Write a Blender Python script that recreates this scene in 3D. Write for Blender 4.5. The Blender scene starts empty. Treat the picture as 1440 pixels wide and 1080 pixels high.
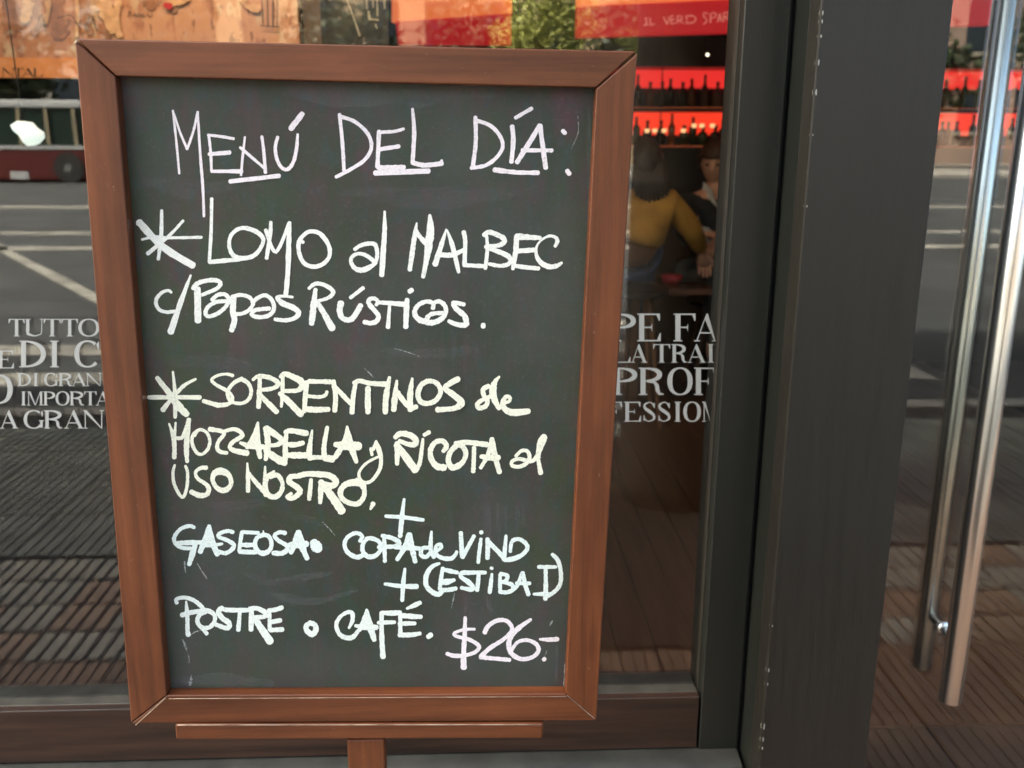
import bpy, bmesh, math, random
from mathutils import Vector, Matrix
random.seed(7)
R_ = math.radians
S = bpy.context.scene
COL = S.collection

# ---------------------------------------------------------------- camera
EYE = Vector((0, -1.8, 1.5))
FPX = 1320.0
CAMR = (Matrix.Rotation(R_(-2.359), 3, 'Z') @ Matrix.Rotation(R_(90 - 14.908), 3, 'X') @ Matrix.Rotation(R_(0.153), 3, 'Z'))
cd = bpy.data.cameras.new('camera')
cam = bpy.data.objects.new('camera', cd)
COL.objects.link(cam)
cam.matrix_world = Matrix.Translation(EYE) @ CAMR.to_4x4()
cd.sensor_width = 36.0
cd.lens = 36.0 * FPX / 1440.0
cd.clip_start = 0.05
cd.clip_end = 600
S.camera = cam
cd.dof.use_dof = True; cd.dof.focus_distance = 1.36; cd.dof.aperture_fstop = 5.2

# ---------------------------------------------------------------- light
SUN = Vector((-0.66, 0.26, 0.70)).normalized()
w = bpy.data.worlds.new('World'); S.world = w; w.use_nodes = True
nt = w.node_tree; nt.nodes.clear()
sky = nt.nodes.new('ShaderNodeTexSky'); sky.sky_type = 'NISHITA'; sky.sun_disc = False
sky.sun_elevation = math.asin(SUN.z); sky.sun_rotation = math.atan2(SUN.x, SUN.y)
sky.air_density = 0.7; sky.dust_density = 7; sky.ozone_density = 0.3
bg = nt.nodes.new('ShaderNodeBackground'); bg.inputs[1].default_value = 0.15
ow = nt.nodes.new('ShaderNodeOutputWorld')
tn = nt.nodes.new('ShaderNodeMixRGB'); tn.blend_type = 'MULTIPLY'; tn.inputs[0].default_value = 1; tn.inputs[2].default_value = (1.02, 1.04, .91, 1)
nt.links.new(sky.outputs[0], tn.inputs[1]); nt.links.new(tn.outputs[0], bg.inputs[0]); nt.links.new(bg.outputs[0], ow.inputs[0])
sd = bpy.data.lights.new('sun', 'SUN'); sd.energy = 3.6; sd.angle = R_(0.6); sd.color = (1, .93, .82)
sun = bpy.data.objects.new('sun', sd); COL.objects.link(sun)
sun.rotation_euler = SUN.to_track_quat('Z', 'Y').to_euler(); sun.location = (0, 0, 40)
S.view_settings.view_transform = 'Standard'; S.view_settings.look = 'None'
S.view_settings.gamma = 1; S.view_settings.use_curve_mapping = False
S.view_settings.exposure = 2.85
S.cycles.max_bounces = 8; S.cycles.transparent_max_bounces = 16
S.cycles.caustics_reflective = False; S.cycles.caustics_refractive = False
S.cycles.sample_clamp_indirect = 4

# ---------------------------------------------------------------- pixel -> place helpers
def ray(px, py):
    return CAMR @ Vector(((px - 720) / FPX, -(py - 540) / FPX, -1.0))
def at(px, py, Y):
    d = ray(px, py); return EYE + d * ((Y - EYE.y) / d.y)
def ground(px, py, z=0.0):
    d = ray(px, py); return EYE + d * ((z - EYE.z) / d.z)
def refl(px, py, z=0.0):            # real ground point whose mirror image in the glass shows there
    p = ground(px, py, z); return Vector((p.x, -p.y, z))

# ---------------------------------------------------------------- materials
MATS = {}
def mat(name, base, rough=.6, spec=.5, metal=0, var=.0, scale=8, stretch=(1, 1, 1), col2=None, bump=0, bscale=60, emit=None, estr=0, rv=0):
    if name in MATS: return MATS[name]
    m = bpy.data.materials.new(name); m.use_nodes = True; n = m.node_tree; N = n.nodes; L = n.links
    b = N['Principled BSDF']
    b.inputs['Base Color'].default_value = (*base, 1)
    b.inputs['Roughness'].default_value = rough; b.inputs['Metallic'].default_value = metal
    b.inputs['Specular IOR Level'].default_value = spec
    tc = N.new('ShaderNodeTexCoord'); mp = N.new('ShaderNodeMapping')
    mp.inputs['Scale'].default_value = stretch
    L.new(tc.outputs['Object'], mp.inputs[0])
    if var or col2:
        t = N.new('ShaderNodeTexNoise'); t.inputs['Scale'].default_value = scale; t.inputs['Detail'].default_value = 7
        L.new(mp.outputs[0], t.inputs['Vector'])
        r = N.new('ShaderNodeValToRGB'); r.color_ramp.elements[0].position = .3; r.color_ramp.elements[1].position = .7
        c2 = col2 or tuple(min(1, c * (1 + var)) for c in base)
        c1 = base if col2 else tuple(c * (1 - var) for c in base)
        r.color_ramp.elements[0].color = (*c1, 1); r.color_ramp.elements[1].color = (*c2, 1)
        L.new(t.outputs[0], r.inputs[0]); L.new(r.outputs[0], b.inputs['Base Color'])
        if rv:
            mr = N.new('ShaderNodeMapRange'); mr.inputs[3].default_value = rough - rv; mr.inputs[4].default_value = rough + rv
            L.new(t.outputs[0], mr.inputs[0]); L.new(mr.outputs[0], b.inputs['Roughness'])
    if bump:
        t2 = N.new('ShaderNodeTexNoise'); t2.inputs['Scale'].default_value = bscale; t2.inputs['Detail'].default_value = 5
        L.new(mp.outputs[0], t2.inputs['Vector'])
        bp = N.new('ShaderNodeBump'); bp.inputs['Strength'].default_value = bump; bp.inputs['Distance'].default_value = .002
        L.new(t2.outputs[0], bp.inputs['Height']); L.new(bp.outputs[0], b.inputs['Normal'])
    if emit:
        b.inputs['Emission Color'].default_value = (*emit, 1); b.inputs['Emission Strength'].default_value = estr
    MATS[name] = m; return m

def glass_mat(name, k=.05, tint=(.93, .95, .94), rough=0.0):
    m = bpy.data.materials.new(name); m.use_nodes = True; n = m.node_tree; N = n.nodes; L = n.links; N.clear()
    o = N.new('ShaderNodeOutputMaterial'); mx = N.new('ShaderNodeMixShader')
    tr = N.new('ShaderNodeBsdfTransparent'); tr.inputs[0].default_value = (*tint, 1)
    gl = N.new('ShaderNodeBsdfGlossy'); gl.inputs['Roughness'].default_value = rough
    lw = N.new('ShaderNodeLayerWeight'); lw.inputs[0].default_value = .5
    pw = N.new('ShaderNodeMath'); pw.operation = 'POWER'; pw.inputs[1].default_value = 4
    ma = N.new('ShaderNodeMath'); ma.operation = 'MULTIPLY_ADD'; ma.inputs[1].default_value = .85; ma.inputs[2].default_value = k
    L.new(lw.outputs['Facing'], pw.inputs[0]); L.new(pw.outputs[0], ma.inputs[0])
    L.new(ma.outputs[0], mx.inputs[0]); L.new(tr.outputs[0], mx.inputs[1]); L.new(gl.outputs[0], mx.inputs[2])
    L.new(mx.outputs[0], o.inputs[0]); return m

def wood_mat(name, a, b_, axis):     # grain runs along axis
    if name in MATS: return MATS[name]
    m = bpy.data.materials.new(name); m.use_nodes = True; n = m.node_tree; N = n.nodes; L = n.links
    b = N['Principled BSDF']; tc = N.new('ShaderNodeTexCoord')
    def noise(sc, det, st):
        mp = N.new('ShaderNodeMapping'); mp.inputs['Scale'].default_value = st
        L.new(tc.outputs['Object'], mp.inputs[0])
        t = N.new('ShaderNodeTexNoise'); t.inputs['Scale'].default_value = sc; t.inputs['Detail'].default_value = det
        t.inputs['Roughness'].default_value = .65
        L.new(mp.outputs[0], t.inputs[0]); return t
    st = [60, 60, 60]; st[axis] = 2.2
    g = noise(1, 9, tuple(st)); big = noise(2.6, 6, tuple(1.0 if i == axis else 3.0 for i in range(3))); sp = noise(150, 4, tuple(.5 if i == axis else 1.2 for i in range(3)))
    r = N.new('ShaderNodeValToRGB'); r.color_ramp.elements[0].color = (*a, 1); r.color_ramp.elements[1].color = (*b_, 1)
    r.color_ramp.elements[0].position = .25; r.color_ramp.elements[1].position = .75
    L.new(g.outputs[0], r.inputs[0])
    mx = N.new('ShaderNodeMixRGB'); mx.blend_type = 'MULTIPLY'; mx.inputs[0].default_value = .9
    r2 = N.new('ShaderNodeValToRGB'); r2.color_ramp.elements[0].position = .3; r2.color_ramp.elements[1].position = .7
    r2.color_ramp.elements[0].color = (.62, .58, .60, 1); r2.color_ramp.elements[1].color = (1.35, 1.35, 1.35, 1)
    L.new(big.outputs[0], r2.inputs[0]); L.new(r.outputs[0], mx.inputs[1]); L.new(r2.outputs[0], mx.inputs[2])
    mx2 = N.new('ShaderNodeMixRGB'); r3 = N.new('ShaderNodeValToRGB')      # small pale scuffs
    r3.color_ramp.elements[0].position = .68; r3.color_ramp.elements[1].position = .80
    L.new(sp.outputs[0], r3.inputs[0]); L.new(r3.outputs[0], mx2.inputs[0]); L.new(mx.outputs[0], mx2.inputs[1]); mx2.inputs[2].default_value = (.34, .22, .16, 1)
    L.new(mx2.outputs[0], b.inputs['Base Color'])
    rr = N.new('ShaderNodeMapRange'); rr.inputs[3].default_value = .28; rr.inputs[4].default_value = .55
    L.new(big.outputs[0], rr.inputs[0]); L.new(rr.outputs[0], b.inputs['Roughness']); b.inputs['Specular IOR Level'].default_value = .5
    bp = N.new('ShaderNodeBump'); bp.inputs['Strength'].default_value = .25; bp.inputs['Distance'].default_value = .001
    L.new(g.outputs[0], bp.inputs['Height']); L.new(bp.outputs[0], b.inputs['Normal'])
    MATS[name] = m; return m

# ---------------------------------------------------------------- object helpers
def meta(o, label=None, cat=None, group=None, kind=None):
    if label: o['label'] = label
    if cat: o['category'] = cat
    if group: o['group'] = group
    if kind: o['kind'] = kind
    return o
def empty(name, loc=(0, 0, 0), parent=None, rz=0):
    o = bpy.data.objects.new(name, None); COL.objects.link(o); o.location = loc; o.rotation_euler = (0, 0, rz)
    o.empty_display_size = .1
    if parent: o.parent = parent
    return o
def pobj(name, verts, faces, m, parent=None, smooth=False):
    me = bpy.data.meshes.new(name)
    off = Vector(parent_off(parent))
    me.from_pydata([tuple(Vector(v) - off) for v in verts], [], faces); me.materials.append(m); me.update()
    if smooth:
        for p in me.polygons: p.use_smooth = True
    o = bpy.data.objects.new(name, me); COL.objects.link(o)
    if parent: o.parent = parent
    return o
def parent_off(p):
    v = Vector((0, 0, 0))
    while p: v = v + p.location; p = p.parent
    return v
class MB:
    def __init__(s): s.v = []; s.f = []
    def add(s, vs, fs):
        n = len(s.v); s.v += [tuple(v) for v in vs]; s.f += [tuple(i + n for i in f) for f in fs]; return s
    def box(s, a, b):
        x0, y0, z0 = a; x1, y1, z1 = b
        x0, x1 = sorted((x0, x1)); y0, y1 = sorted((y0, y1)); z0, z1 = sorted((z0, z1))
        return s.add([(x0, y0, z0), (x1, y0, z0), (x1, y1, z0), (x0, y1, z0), (x0, y0, z1), (x1, y0, z1), (x1, y1, z1), (x0, y1, z1)],
                     [(0, 3, 2, 1), (4, 5, 6, 7), (0, 1, 5, 4), (1, 2, 6, 5), (2, 3, 7, 6), (3, 0, 4, 7)])
    def tube(s, pts, r, n=12, cap=True):
        pts = [Vector(p) for p in pts]; rs = r if isinstance(r, (list, tuple)) else [r] * len(pts)
        base = len(s.v); vs = []; fs = []
        for i, p in enumerate(pts):
            t = (pts[min(i + 1, len(pts) - 1)] - pts[max(i - 1, 0)]).normalized()
            u = t.orthogonal().normalized() if i == 0 else (u - t * u.dot(t)).normalized()
            v = t.cross(u)
            for k in range(n):
                a = 2 * math.pi * k / n; vs.append(p + (u * math.cos(a) + v * math.sin(a)) * rs[i])
        for i in range(len(pts) - 1):
            for k in range(n):
                a = i * n + k; b = i * n + (k + 1) % n; fs.append((a, b, b + n, a + n))
        if cap: fs.append(tuple(range(n - 1, -1, -1))); fs.append(tuple((len(pts) - 1) * n + k for k in range(n)))
        return s.add(vs, fs)
    def lathe(s, c, prof, n=14):
        c = Vector(c); vs = []; fs = []
        for r, z in prof:
            for k in range(n):
                a = 2 * math.pi * k / n; vs.append(c + Vector((r * math.cos(a), r * math.sin(a), z)))
        for i in range(len(prof) - 1):
            for k in range(n):
                a = i * n + k; b = i * n + (k + 1) % n; fs.append((a, b, b + n, a + n))
        fs.append(tuple(range(n - 1, -1, -1))); fs.append(tuple((len(prof) - 1) * n + k for k in range(n)))
        return s.add(vs, fs)
    def prism(s, poly, a, b, axis=1):      # poly 2D extruded along axis from a to b
        def P(p, t):
            if axis == 1: return (p[0], t, p[1])
            if axis == 0: return (t, p[0], p[1])
            return (p[0], p[1], t)
        n = len(poly); vs = [P(p, a) for p in poly] + [P(p, b) for p in poly]
        fs = [tuple(range(n)), tuple(range(2 * n - 1, n - 1, -1))] + [(i, i + n, (i + 1) % n + n, (i + 1) % n) for i in range(n)]
        return s.add(vs, fs)
    def build(s, name, m, parent=None, smooth=False, bevel=0):
        o = pobj(name, s.v, s.f, m, parent, smooth)
        bm = bmesh.new(); bm.from_mesh(o.data); bmesh.ops.recalc_face_normals(bm, faces=bm.faces); bm.to_mesh(o.data); bm.free()
        if bevel:
            md = o.modifiers.new('bevel', 'BEVEL'); md.width = bevel; md.segments = 3; md.limit_method = 'ANGLE'; md.angle_limit = R_(40)
            for p in o.data.polygons: p.use_smooth = True
            md.harden_normals = True
        return o
def box(name, a, b, m, parent=None, bevel=0): return MB().box(a, b).build(name, m, parent, bevel=bevel)

# catmull-rom sampling of [(x,y,w)...]
def smooth_path(P, sub=6):
    if len(P) < 3: 
        return [tuple(a + (b - a) * i / sub for a, b in zip(P[0], P[-1])) for i in range(sub + 1)]
    closed = math.hypot(P[0][0] - P[-1][0], P[0][1] - P[-1][1]) < 1e-6
    out = []
    for i in range(len(P) - 1):
        p1, p2 = P[i], P[i + 1]
        p0 = P[i - 1] if i > 0 else (P[-2] if closed else p1)
        p3 = P[i + 2] if i + 2 < len(P) else (P[1] if closed else p2)
        for k in range(sub):
            t = k / sub
            out.append(tuple(.5 * (2 * b + (c - a) * t + (2 * a - 5 * b + 4 * c - d) * t * t + (3 * b - a - 3 * c + d) * t ** 3) for a, b, c, d in zip(p0, p1, p2, p3)))
    out.append(P[-1]); return out
def ribbon_px(P, jit=0.0, caps=True, blunt=.8):
    """P sampled (x,y,w) in pixels -> list of (left,right) points with rounded ends"""
    L = []; n = len(P); ex = []
    def tan(i):
        a = P[max(i - 1, 0)]; b = P[min(i + 1, n - 1)]; dx, dy = b[0] - a[0], b[1] - a[1]; l = math.hypot(dx, dy) or 1
        return dx / l, dy / l
    if caps:
        tx, ty = tan(0); x, y, w_ = P[0]
        for f, g in ((.95, .3), (.7, .7), (.3, .93)):
            ex.append((x - tx * w_ * .5 * f * blunt, y - ty * w_ * .5 * f * blunt, w_ * g, tx, ty))
    for i in range(n):
        tx, ty = tan(i); x, y, w_ = P[i]
        ex.append((x, y, w_ * (1 + random.uniform(-jit, jit)), tx, ty))
    if caps:
        tx, ty = tan(n - 1); x, y, w_ = P[-1]
        for f, g in ((.3, .93), (.7, .7), (.95, .3)):
            ex.append((x + tx * w_ * .5 * f * blunt, y + ty * w_ * .5 * f * blunt, w_ * g, tx, ty))
    for x, y, w_, tx, ty in ex:
        jl = 1 + random.uniform(-jit, jit) * .6; jr = 1 + random.uniform(-jit, jit) * .6
        L.append(((x - ty * w_ * .5 * jl, y + tx * w_ * .5 * jl), (x + ty * w_ * .5 * jr, y - tx * w_ * .5 * jr)))
    return L
# ---------------------------------------------------------------- handwriting: strokes in (x, y) with widths, per small window (ox, oy, scale)
C1 = (160, 120, 4.235); C2 = (460, 120, 3.789); CB = (480, 290, 8); CC = (640, 290, 8); CD = (200, 375, 8); CE = (360, 375, 8); CF = (520, 375, 8)
CG = (200, 500, 8); CH = (370, 500, 8); CI = (540, 500, 6.545); CJ = (220, 580, 8); CK = (370, 590, 8); CL = (540, 590, 6)
CM = (230, 720, 8); CN = (380, 720, 6.545); CO = (590, 730, 6.545); CP = (230, 825, 6.545); CQ = (440, 825, 7.2); CR = (600, 850, 7.2)
WORDS = [
('pink', [
 (C1, [12,14,13], '352,150 372,330 390,525'), (C1, [14,13,15], '358,170 395,280 437,380'), (C1, 15, '437,380 475,270 500,158'), (C1, [13,16,17,15], '500,158 514,400 530,600 537,780'),
 (C1, 16, '566,300 577,400 582,510'), (C1, 17, '562,296 640,305 714,318'), (C1, [22,26], '568,410 690,400'), (C1, [18,24], '582,512 762,512'),
 (C1, [13,15,15], '781,308 768,420 758,535'), (C1, 17, '753,370 905,500'), (C1, [17,19,19], '882,305 895,410 903,520'),
 (C1, [19,20,20,20,22,22,20,16], '976,308 962,370 972,440 1000,490 1035,500 1068,460 1088,380 1095,292'), (C1, 32, '1055,258 1122,170'), (C1, 26, '693,572 985,539')]),
('pink', [
 (C2, 19, '66,155 82,310 90,455'), (C2, 19, '68,165 150,195 218,260 236,330 202,395 130,445 48,488'),
 (C2, 22, '277,245 268,435'), (C2, [18,18,15], '272,250 355,246 408,232'), (C2, 22, '275,342 382,325'), (C2, 24, '272,438 410,436'), (C2, 28, '256,467 540,456'),
 (C2, [14,22,22], '455,125 464,250 455,410'), (C2, [24,26,24], '455,412 520,426 612,416'), (C2, 14, '612,415 610,400')]),
('pink', [
 (C2, 21, '790,170 792,300 776,436'), (C2, 20, '787,185 870,215 924,275 934,335 895,392 840,428 768,440'), (C2, 20, '1004,173 1090,123'),
 (C2, 24, '986,218 992,300 982,408'), (C2, 25, '1012,410 1075,310 1132,214'), (C2, 25, '1134,214 1150,330 1165,440'), (C2, 21, '1040,346 1198,347'),
 (C2, [26,23,24], '892,450 1010,464 1124,466'), (C2, 22, '1256,242 1268,255'), (C2, 24, '1279,455 1291,472')]),
('cream', [
 (C1, [40,42,42], '150,815 290,960 470,1072'), (C1, [18,24,20], '285,745 282,900 265,1035'), (C1, [16,20,24], '413,806 330,895 202,1002'), (C1, [14,18,18,18], '168,918 240,903 330,908 522,905'),
 (C1, 20, '583,675 580,860 569,1050'), (C1, [24,26,24], '570,1052 650,1045 745,1038'),
 (C1, [24,22,22,26,28,26,22,24,28,24], '760,850 702,888 687,950 708,1008 760,1030 832,1015 878,962 888,910 838,866 760,850'),
 (C1, [20,24,22], '935,815 932,880 910,1030'), (C1, 22, '905,862 965,992 1045,822'), ((0,0,1), [5,7,7,6.5], '407,313 406,345 405,380 402,414'),
 (C1, [20,24,26,26,26,24,24,26,24,22], '1128,935 1105,925 1102,990 1130,1055 1185,1080 1242,1066 1284,1018 1278,950 1226,882 1160,872 1106,918')]),
('cream', [
 (CB, [40,45,48,50,46,44,44,58,58,50,45,42,40,42,44,50], '150,485 220,440 310,420 375,430 402,500 398,590 370,650 290,700 220,720 150,695 110,630 120,572 180,535 260,545 335,592 385,640'),
 (CB, [25,50,62,58], '487,58 487,280 472,500 455,775')]),
('cream', [
 (CB, [20,50,55,50], '848,190 825,330 800,500 770,715'), (CB, [45,50,60], '835,265 885,345 965,430'), (CB, [30,85,82,60,45], '995,100 1002,260 985,430 955,620 920,795'),
 (CB, [20,50,62], '1180,260 1130,420 1055,655'), (CB, [20,52,40], '1190,270 1252,450 1320,740'), (CB, [55,55,40], '1085,540 1240,548 1400,480'),
 (CC, [50,48,48], '97,290 113,400 105,660'), (CC, 46, '100,662 340,676'),
 (CC, [34,40,42], '352,320 363,480 340,700'), (CC, [50,52,56,58,55,50,48], '325,325 375,292 460,315 545,362 550,405 490,440 345,458'), (CC, [40,55,58,50,46,44,40], '365,470 500,515 595,560 625,610 590,655 500,670 385,650'),
 (CC, [60,56,40], '692,345 682,500 650,705'), (CC, [72,48], '695,342 955,356'), (CC, [50,55], '700,505 885,492'), (CC, [45,50,45], '665,670 800,688 940,700'),
 (CC, [38,46,38,32,24,28,42,56,58,52,28], '1125,450 1150,395 1130,352 1060,335 972,380 915,460 918,560 972,640 1060,680 1140,672 1200,635')]),
('cream', [
 (CD, [28,36,38,40,42,40,36], '328,290 290,268 220,292 162,360 158,430 202,490 280,513 365,503'.replace(' 365,503', '')), (CD, [42,40], '280,513 365,503'), (CD, [26,55,72], '545,98 440,380 320,735')]),
('cream', [
 (CD, 72, '622,250 627,610'), (CD, [45,50,48,48,46,44,42,38], '570,245 620,190 720,158 830,153 880,188 840,245 740,290 672,318'),
 (CD, 45, '785,372 850,318 930,312 972,362 960,420 900,490 820,540 742,558 712,520 742,450 830,398 935,388'),
 (CD, [60,64,66,60], '1030,335 1020,500 1038,600 1005,715'), (CD, 43, '1010,340 1100,318 1200,342 1248,410 1200,490 1120,528 1062,533'),
 (CE, 46, '-42,402 20,352 98,322 165,358 200,430 193,500 140,550 60,568 -20,558 -48,530 -10,490 60,478 150,470'),
 (CE, [28,35,48,60,62,58,48,46,42], '412,342 300,332 240,350 300,412 420,462 480,522 430,580 330,603 215,592')]),
('cream', [
 (CE, [42,60,72,60], '670,255 650,400 640,520 625,640'), (CE, [34,45,46,48,50,42,38,35], '595,245 660,195 740,196 830,240 868,290 830,340 760,370 682,388'), (CE, [45,62,76], '690,405 762,520 858,695'),
 (CE, [74,66,58,60,62,58], '955,410 942,500 970,575 1040,600 1100,565 1178,435'), (CE, [38,46], '1062,350 1205,240'),
 (CE, [40,44,46,48,52,54,52,55,50], '1352,430 1372,392 1330,358 1272,372 1275,422 1340,500 1378,560 1350,618 1280,638 1215,622'.replace(' 1215,622', '')), (CE, 50, '1290,638 1218,622'),
 (CF, [40,50,58], '100,402 200,408 400,425'), (CF, [34,52], '222,440 205,680'), (CF, [50,62,56], '420,370 412,500 405,680'), (CF, 52, '446,280 474,262'),
 (CF, [48,48,46,50,52,58,62], '710,468 712,415 650,392 562,420 508,490 518,560 575,608 640,622'.replace(' 640,622', '')), (CF, [60,62], '570,606 640,622'),
 (CF, [44,48,50,50,56,62,62,55,48,44], '735,398 785,392 838,430 858,498 820,575 740,622 655,628 645,580 700,532 825,520'),
 (CF, [46,50,54,60,62,62,58,42], '1060,425 1000,412 942,412 970,470 1058,545 1082,600 1078,655 980,650 890,612')]),
('cream', [(CF, 52, '1276,652 1276,676')]),
('ivory', [
 (CG, 48, '75,470 650,470'), (CG, [25,36,50,46,38], '345,182 362,340 370,470 372,580 370,695'), (CG, [50,66,84,70], '168,250 300,420 400,560 500,660'), (CG, [26,40,44,46,58], '602,265 480,330 375,435 295,530 232,612'),
 (CG, [40,32,32,36,38,42,34,40,50,52], '1018,225 940,208 840,228 782,275 830,328 940,388 1008,450 1008,510 950,550 840,560'), (CG, [52,50], '860,562 692,512'),
 (CG, [50,44,40,42,38,40,40,42,44,50], '1120,262 1035,305 965,395 972,480 1032,530 1130,535 1200,488 1226,400 1192,312 1112,262'),
 (CG, [44,52,52], '1322,245 1318,420 1308,580'), (CH, [34,44,52,54,50,46,42], '-115,272 -50,232 60,245 150,290 168,330 100,372 -20,385'), (CH, [45,56,62], '-55,420 30,510 152,632'),
 (CH, [42,54,66,74,66,50,44], '195,240 245,205 340,242 428,292 435,350 380,393 235,398'), (CH, [42,42,30], '222,235 215,450 205,575'), (CH, [44,72,66], '185,425 300,530 428,665'),
 (CH, [54,56,50], '488,300 475,450 462,630'), (CH, 52, '515,290 755,295'), (CH, [38,42,40,34], '495,455 630,466 700,445 718,405'), (CH, [60,64,56], '480,602 600,610 735,605'),
 (CH, 56, '790,290 815,450 806,620'), (CH, [40,52,50], '812,350 900,450 995,548'), (CH, [48,52,60], '1040,315 1015,450 1000,640'),
 (CH, [44,52,54,60], '1020,308 1090,285 1200,312 1400,322'), (CH, [60,66,56], '1180,365 1178,500 1180,640'), (CH, [36,60,62,58], '1422,245 1392,400 1378,520 1375,640'),
 (CI, [24,50,50], '118,232 100,380 90,500'), (CI, 46, '122,335 190,430 252,492'), (CI, [26,52,52], '260,212 242,350 242,500'), (CI, 42, '250,492 298,470'),
 (CI, [44,46,48,46,46,46,42,44,44,44], '400,235 342,272 312,350 332,418 390,442 468,418 518,350 508,282 460,240 395,235'),
 (CI, [52,50,46,58,62,54,44,50], '682,215 600,262 562,302 640,362 712,430 685,468 620,490 490,498')]),
('ivory', [
 (CI, [22,44,68,56,44], '1060,195 1020,245 1002,320 1020,410 1060,485'), (CI, [46,42,40,42,42,44,40,36,38], '962,282 912,312 922,372 952,420 932,468 872,482 862,442 918,402 990,372'),
 (CI, [30,32,34,36,44,52,62,50], '1092,440 1152,420 1156,384 1120,382 1092,440 1122,500 1200,525 1330,512')]),
('ivory', [
 (CJ, [20,48,52,50], '142,125 188,260 202,390 200,508'), (CJ, [22,36], '216,115 204,260'), (CJ, [38,44,50,50], '222,288 290,280 340,175 365,80'), (CJ, [52,58,56,38], '365,80 345,280 338,430 346,555'),
 (CJ, [36,38,38,38,36,38,36,36,36,30], '480,195 412,250 402,350 450,448 512,470 580,410 600,310 560,222 480,195 430,265'),
 (CJ, [56,48,44,42,44,46,42], '600,188 735,212 758,250 702,320 682,390 712,440 792,455'), (CJ, [40,44,48,50,46,46,56,64], '762,212 870,188 948,222 958,270 862,330 825,390 880,430 1020,458'),
 (CJ, [22,56,50], '1140,112 1100,260 1020,395'), (CJ, [22,62,50], '1142,112 1140,330 1165,505'), (CJ, [36,60,60], '945,342 1060,380 1200,388'), (CJ, 70, '1110,270 1100,350'),
 (CJ, [56,64,64,44], '1228,175 1250,300 1248,420 1228,530'), (CK, [80,66,56,54,46,44], '35,105 120,155 205,225 185,270 120,290 50,285'), (CK, [60,76,84,70], '30,345 110,410 180,455 245,490'),
 (CK, [44,56,60,56], '262,150 250,280 250,420 240,480'), (CK, [50,58,62], '250,145 310,125 490,155'), (CK, [46,62,50], '265,275 350,285 450,262'), (CK, [60,70,66], '265,400 380,402 490,402'),
 (CK, [24,48,62,64], '552,122 532,250 520,340 520,420'), (CK, [60,48,50], '520,432 600,425 690,430'), (CK, [40,48,54,56], '722,85 700,200 685,320 690,420'), (CK, [66,80], '690,432 780,445'),
 (CK, [24,62,66,54], '945,78 925,230 870,330 810,425'), (CK, [26,78,72,44], '945,78 965,230 1005,350 1050,478'), (CK, [56,92,100,90], '812,280 880,290 960,295 1078,300')]),
('ivory', [
 (CK, 34, '1212,325 1225,398'), (CK, [26,40,36], '1205,342 1240,330 1272,250'), (CK, [24,56,48,42,40,38,36,36,32,32,30], '1270,240 1300,330 1325,430 1320,530 1280,615 1220,688 1150,710 1092,672 1082,590 1160,492 1288,422')]),
('ivory', [
 (CL, [40,48,50,52,50,38,34], '95,150 140,118 220,132 268,172 255,210 200,207 130,180'), (CL, [46,42,34], '112,200 112,290 110,375'), (CL, [50,58,64], '105,215 180,310 265,425'),
 (CL, [24,34,36,30], '328,165 315,280 305,350 285,415'), (CL, 34, '340,130 382,106'),
 (CL, [34,42,42,42,42,46,54,58], '500,268 528,222 490,180 430,195 392,260 402,340 450,395 508,405'), (CL, [44,44,46,52,50,42,42,44,42], '620,212 562,270 542,340 565,398 612,398 670,350 690,280 658,222 608,210'),
 (CL, [42,44,46], '605,202 700,192 870,212'), (CL, [34,36,38], '760,235 758,330 752,438'), (CL, [34,36,30], '910,162 880,290 815,408'), (CL, [36,50,40], '912,162 932,290 975,445'), (CL, [36,50,44], '820,312 890,322 968,320')]),
('ivory', [
 (CL, [28,30,32,32,34,34,30,30,30,34,36,34,30,30,34,40], '1112,308 1160,264 1210,268 1228,320 1200,370 1140,398 1082,388 1082,352 1140,332 1240,352 1290,310 1332,220 1362,152 1340,140 1310,200 1300,320 1322,455'.replace(' 1322,455', '')), (CL, [32,42], '1298,320 1322,452')]),
('ivory', [
 (CJ, [28,34,36,36,36,34,30], '206,592 186,680 205,820 290,955 340,850 350,680 326,602'), (CJ, [52,44,36,40,46,52,54,58,52], '560,622 500,625 442,670 462,740 560,810 590,868 560,925 480,932 390,892'),
 (CJ, [84,66,46,52,62,54,52,62,84], '720,660 652,688 632,760 680,848 760,878 828,830 838,760 800,692 720,660')]),
('ivory', [
 (CJ, [22,48,48], '1022,572 1030,740 1030,885'), (CJ, [40,50,56], '1040,685 1130,800 1230,905'), (CJ, [22,44,56,54], '1222,608 1222,740 1226,850 1232,930'),
 (CK, [24,52,54,58,62,52,46,54,50], '125,580 45,650 22,760 60,848 140,868 208,800 214,702 158,625 80,645'),
 (CK, [50,60,64,66,62,58,52,42,38], '395,635 312,645 295,700 380,760 415,810 368,865 310,888 272,868 318,832'),
 (CK, [54,64,64], '375,640 500,612 690,618'), (CK, [40,50,48], '540,675 530,780 518,895'),
 (CK, [56,66,74,66,56], '640,625 740,628 815,685 790,742 690,722'), (CK, [66,60,44], '655,700 648,820 642,935'), (CK, 80, '665,735 745,770'), (CK, [70,88,92], '710,785 800,900 885,1030'),
 (CK, [76,64,62,58,58,58,52,54,84,54], '1060,695 930,730 872,800 885,880 960,935 1060,948 1128,880 1138,790 1090,712 960,722')]),
('ivory', [(CK, [56,26], '1238,945 1208,1008')]),
('blue', [(CL, [24,36,40,36], '170,672 156,780 146,880 136,985'), (CL, [30,34,32], '15,815 170,826 330,847')]),
('blue', [
 (CM, [38,42,42,44,44,44,42], '345,175 290,157 190,192 122,280 132,350 200,400 305,410'), (CM, [44,56,44], '155,350 290,345 430,340'), (CM, [50,62,44], '360,355 322,480 287,592'),
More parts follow.
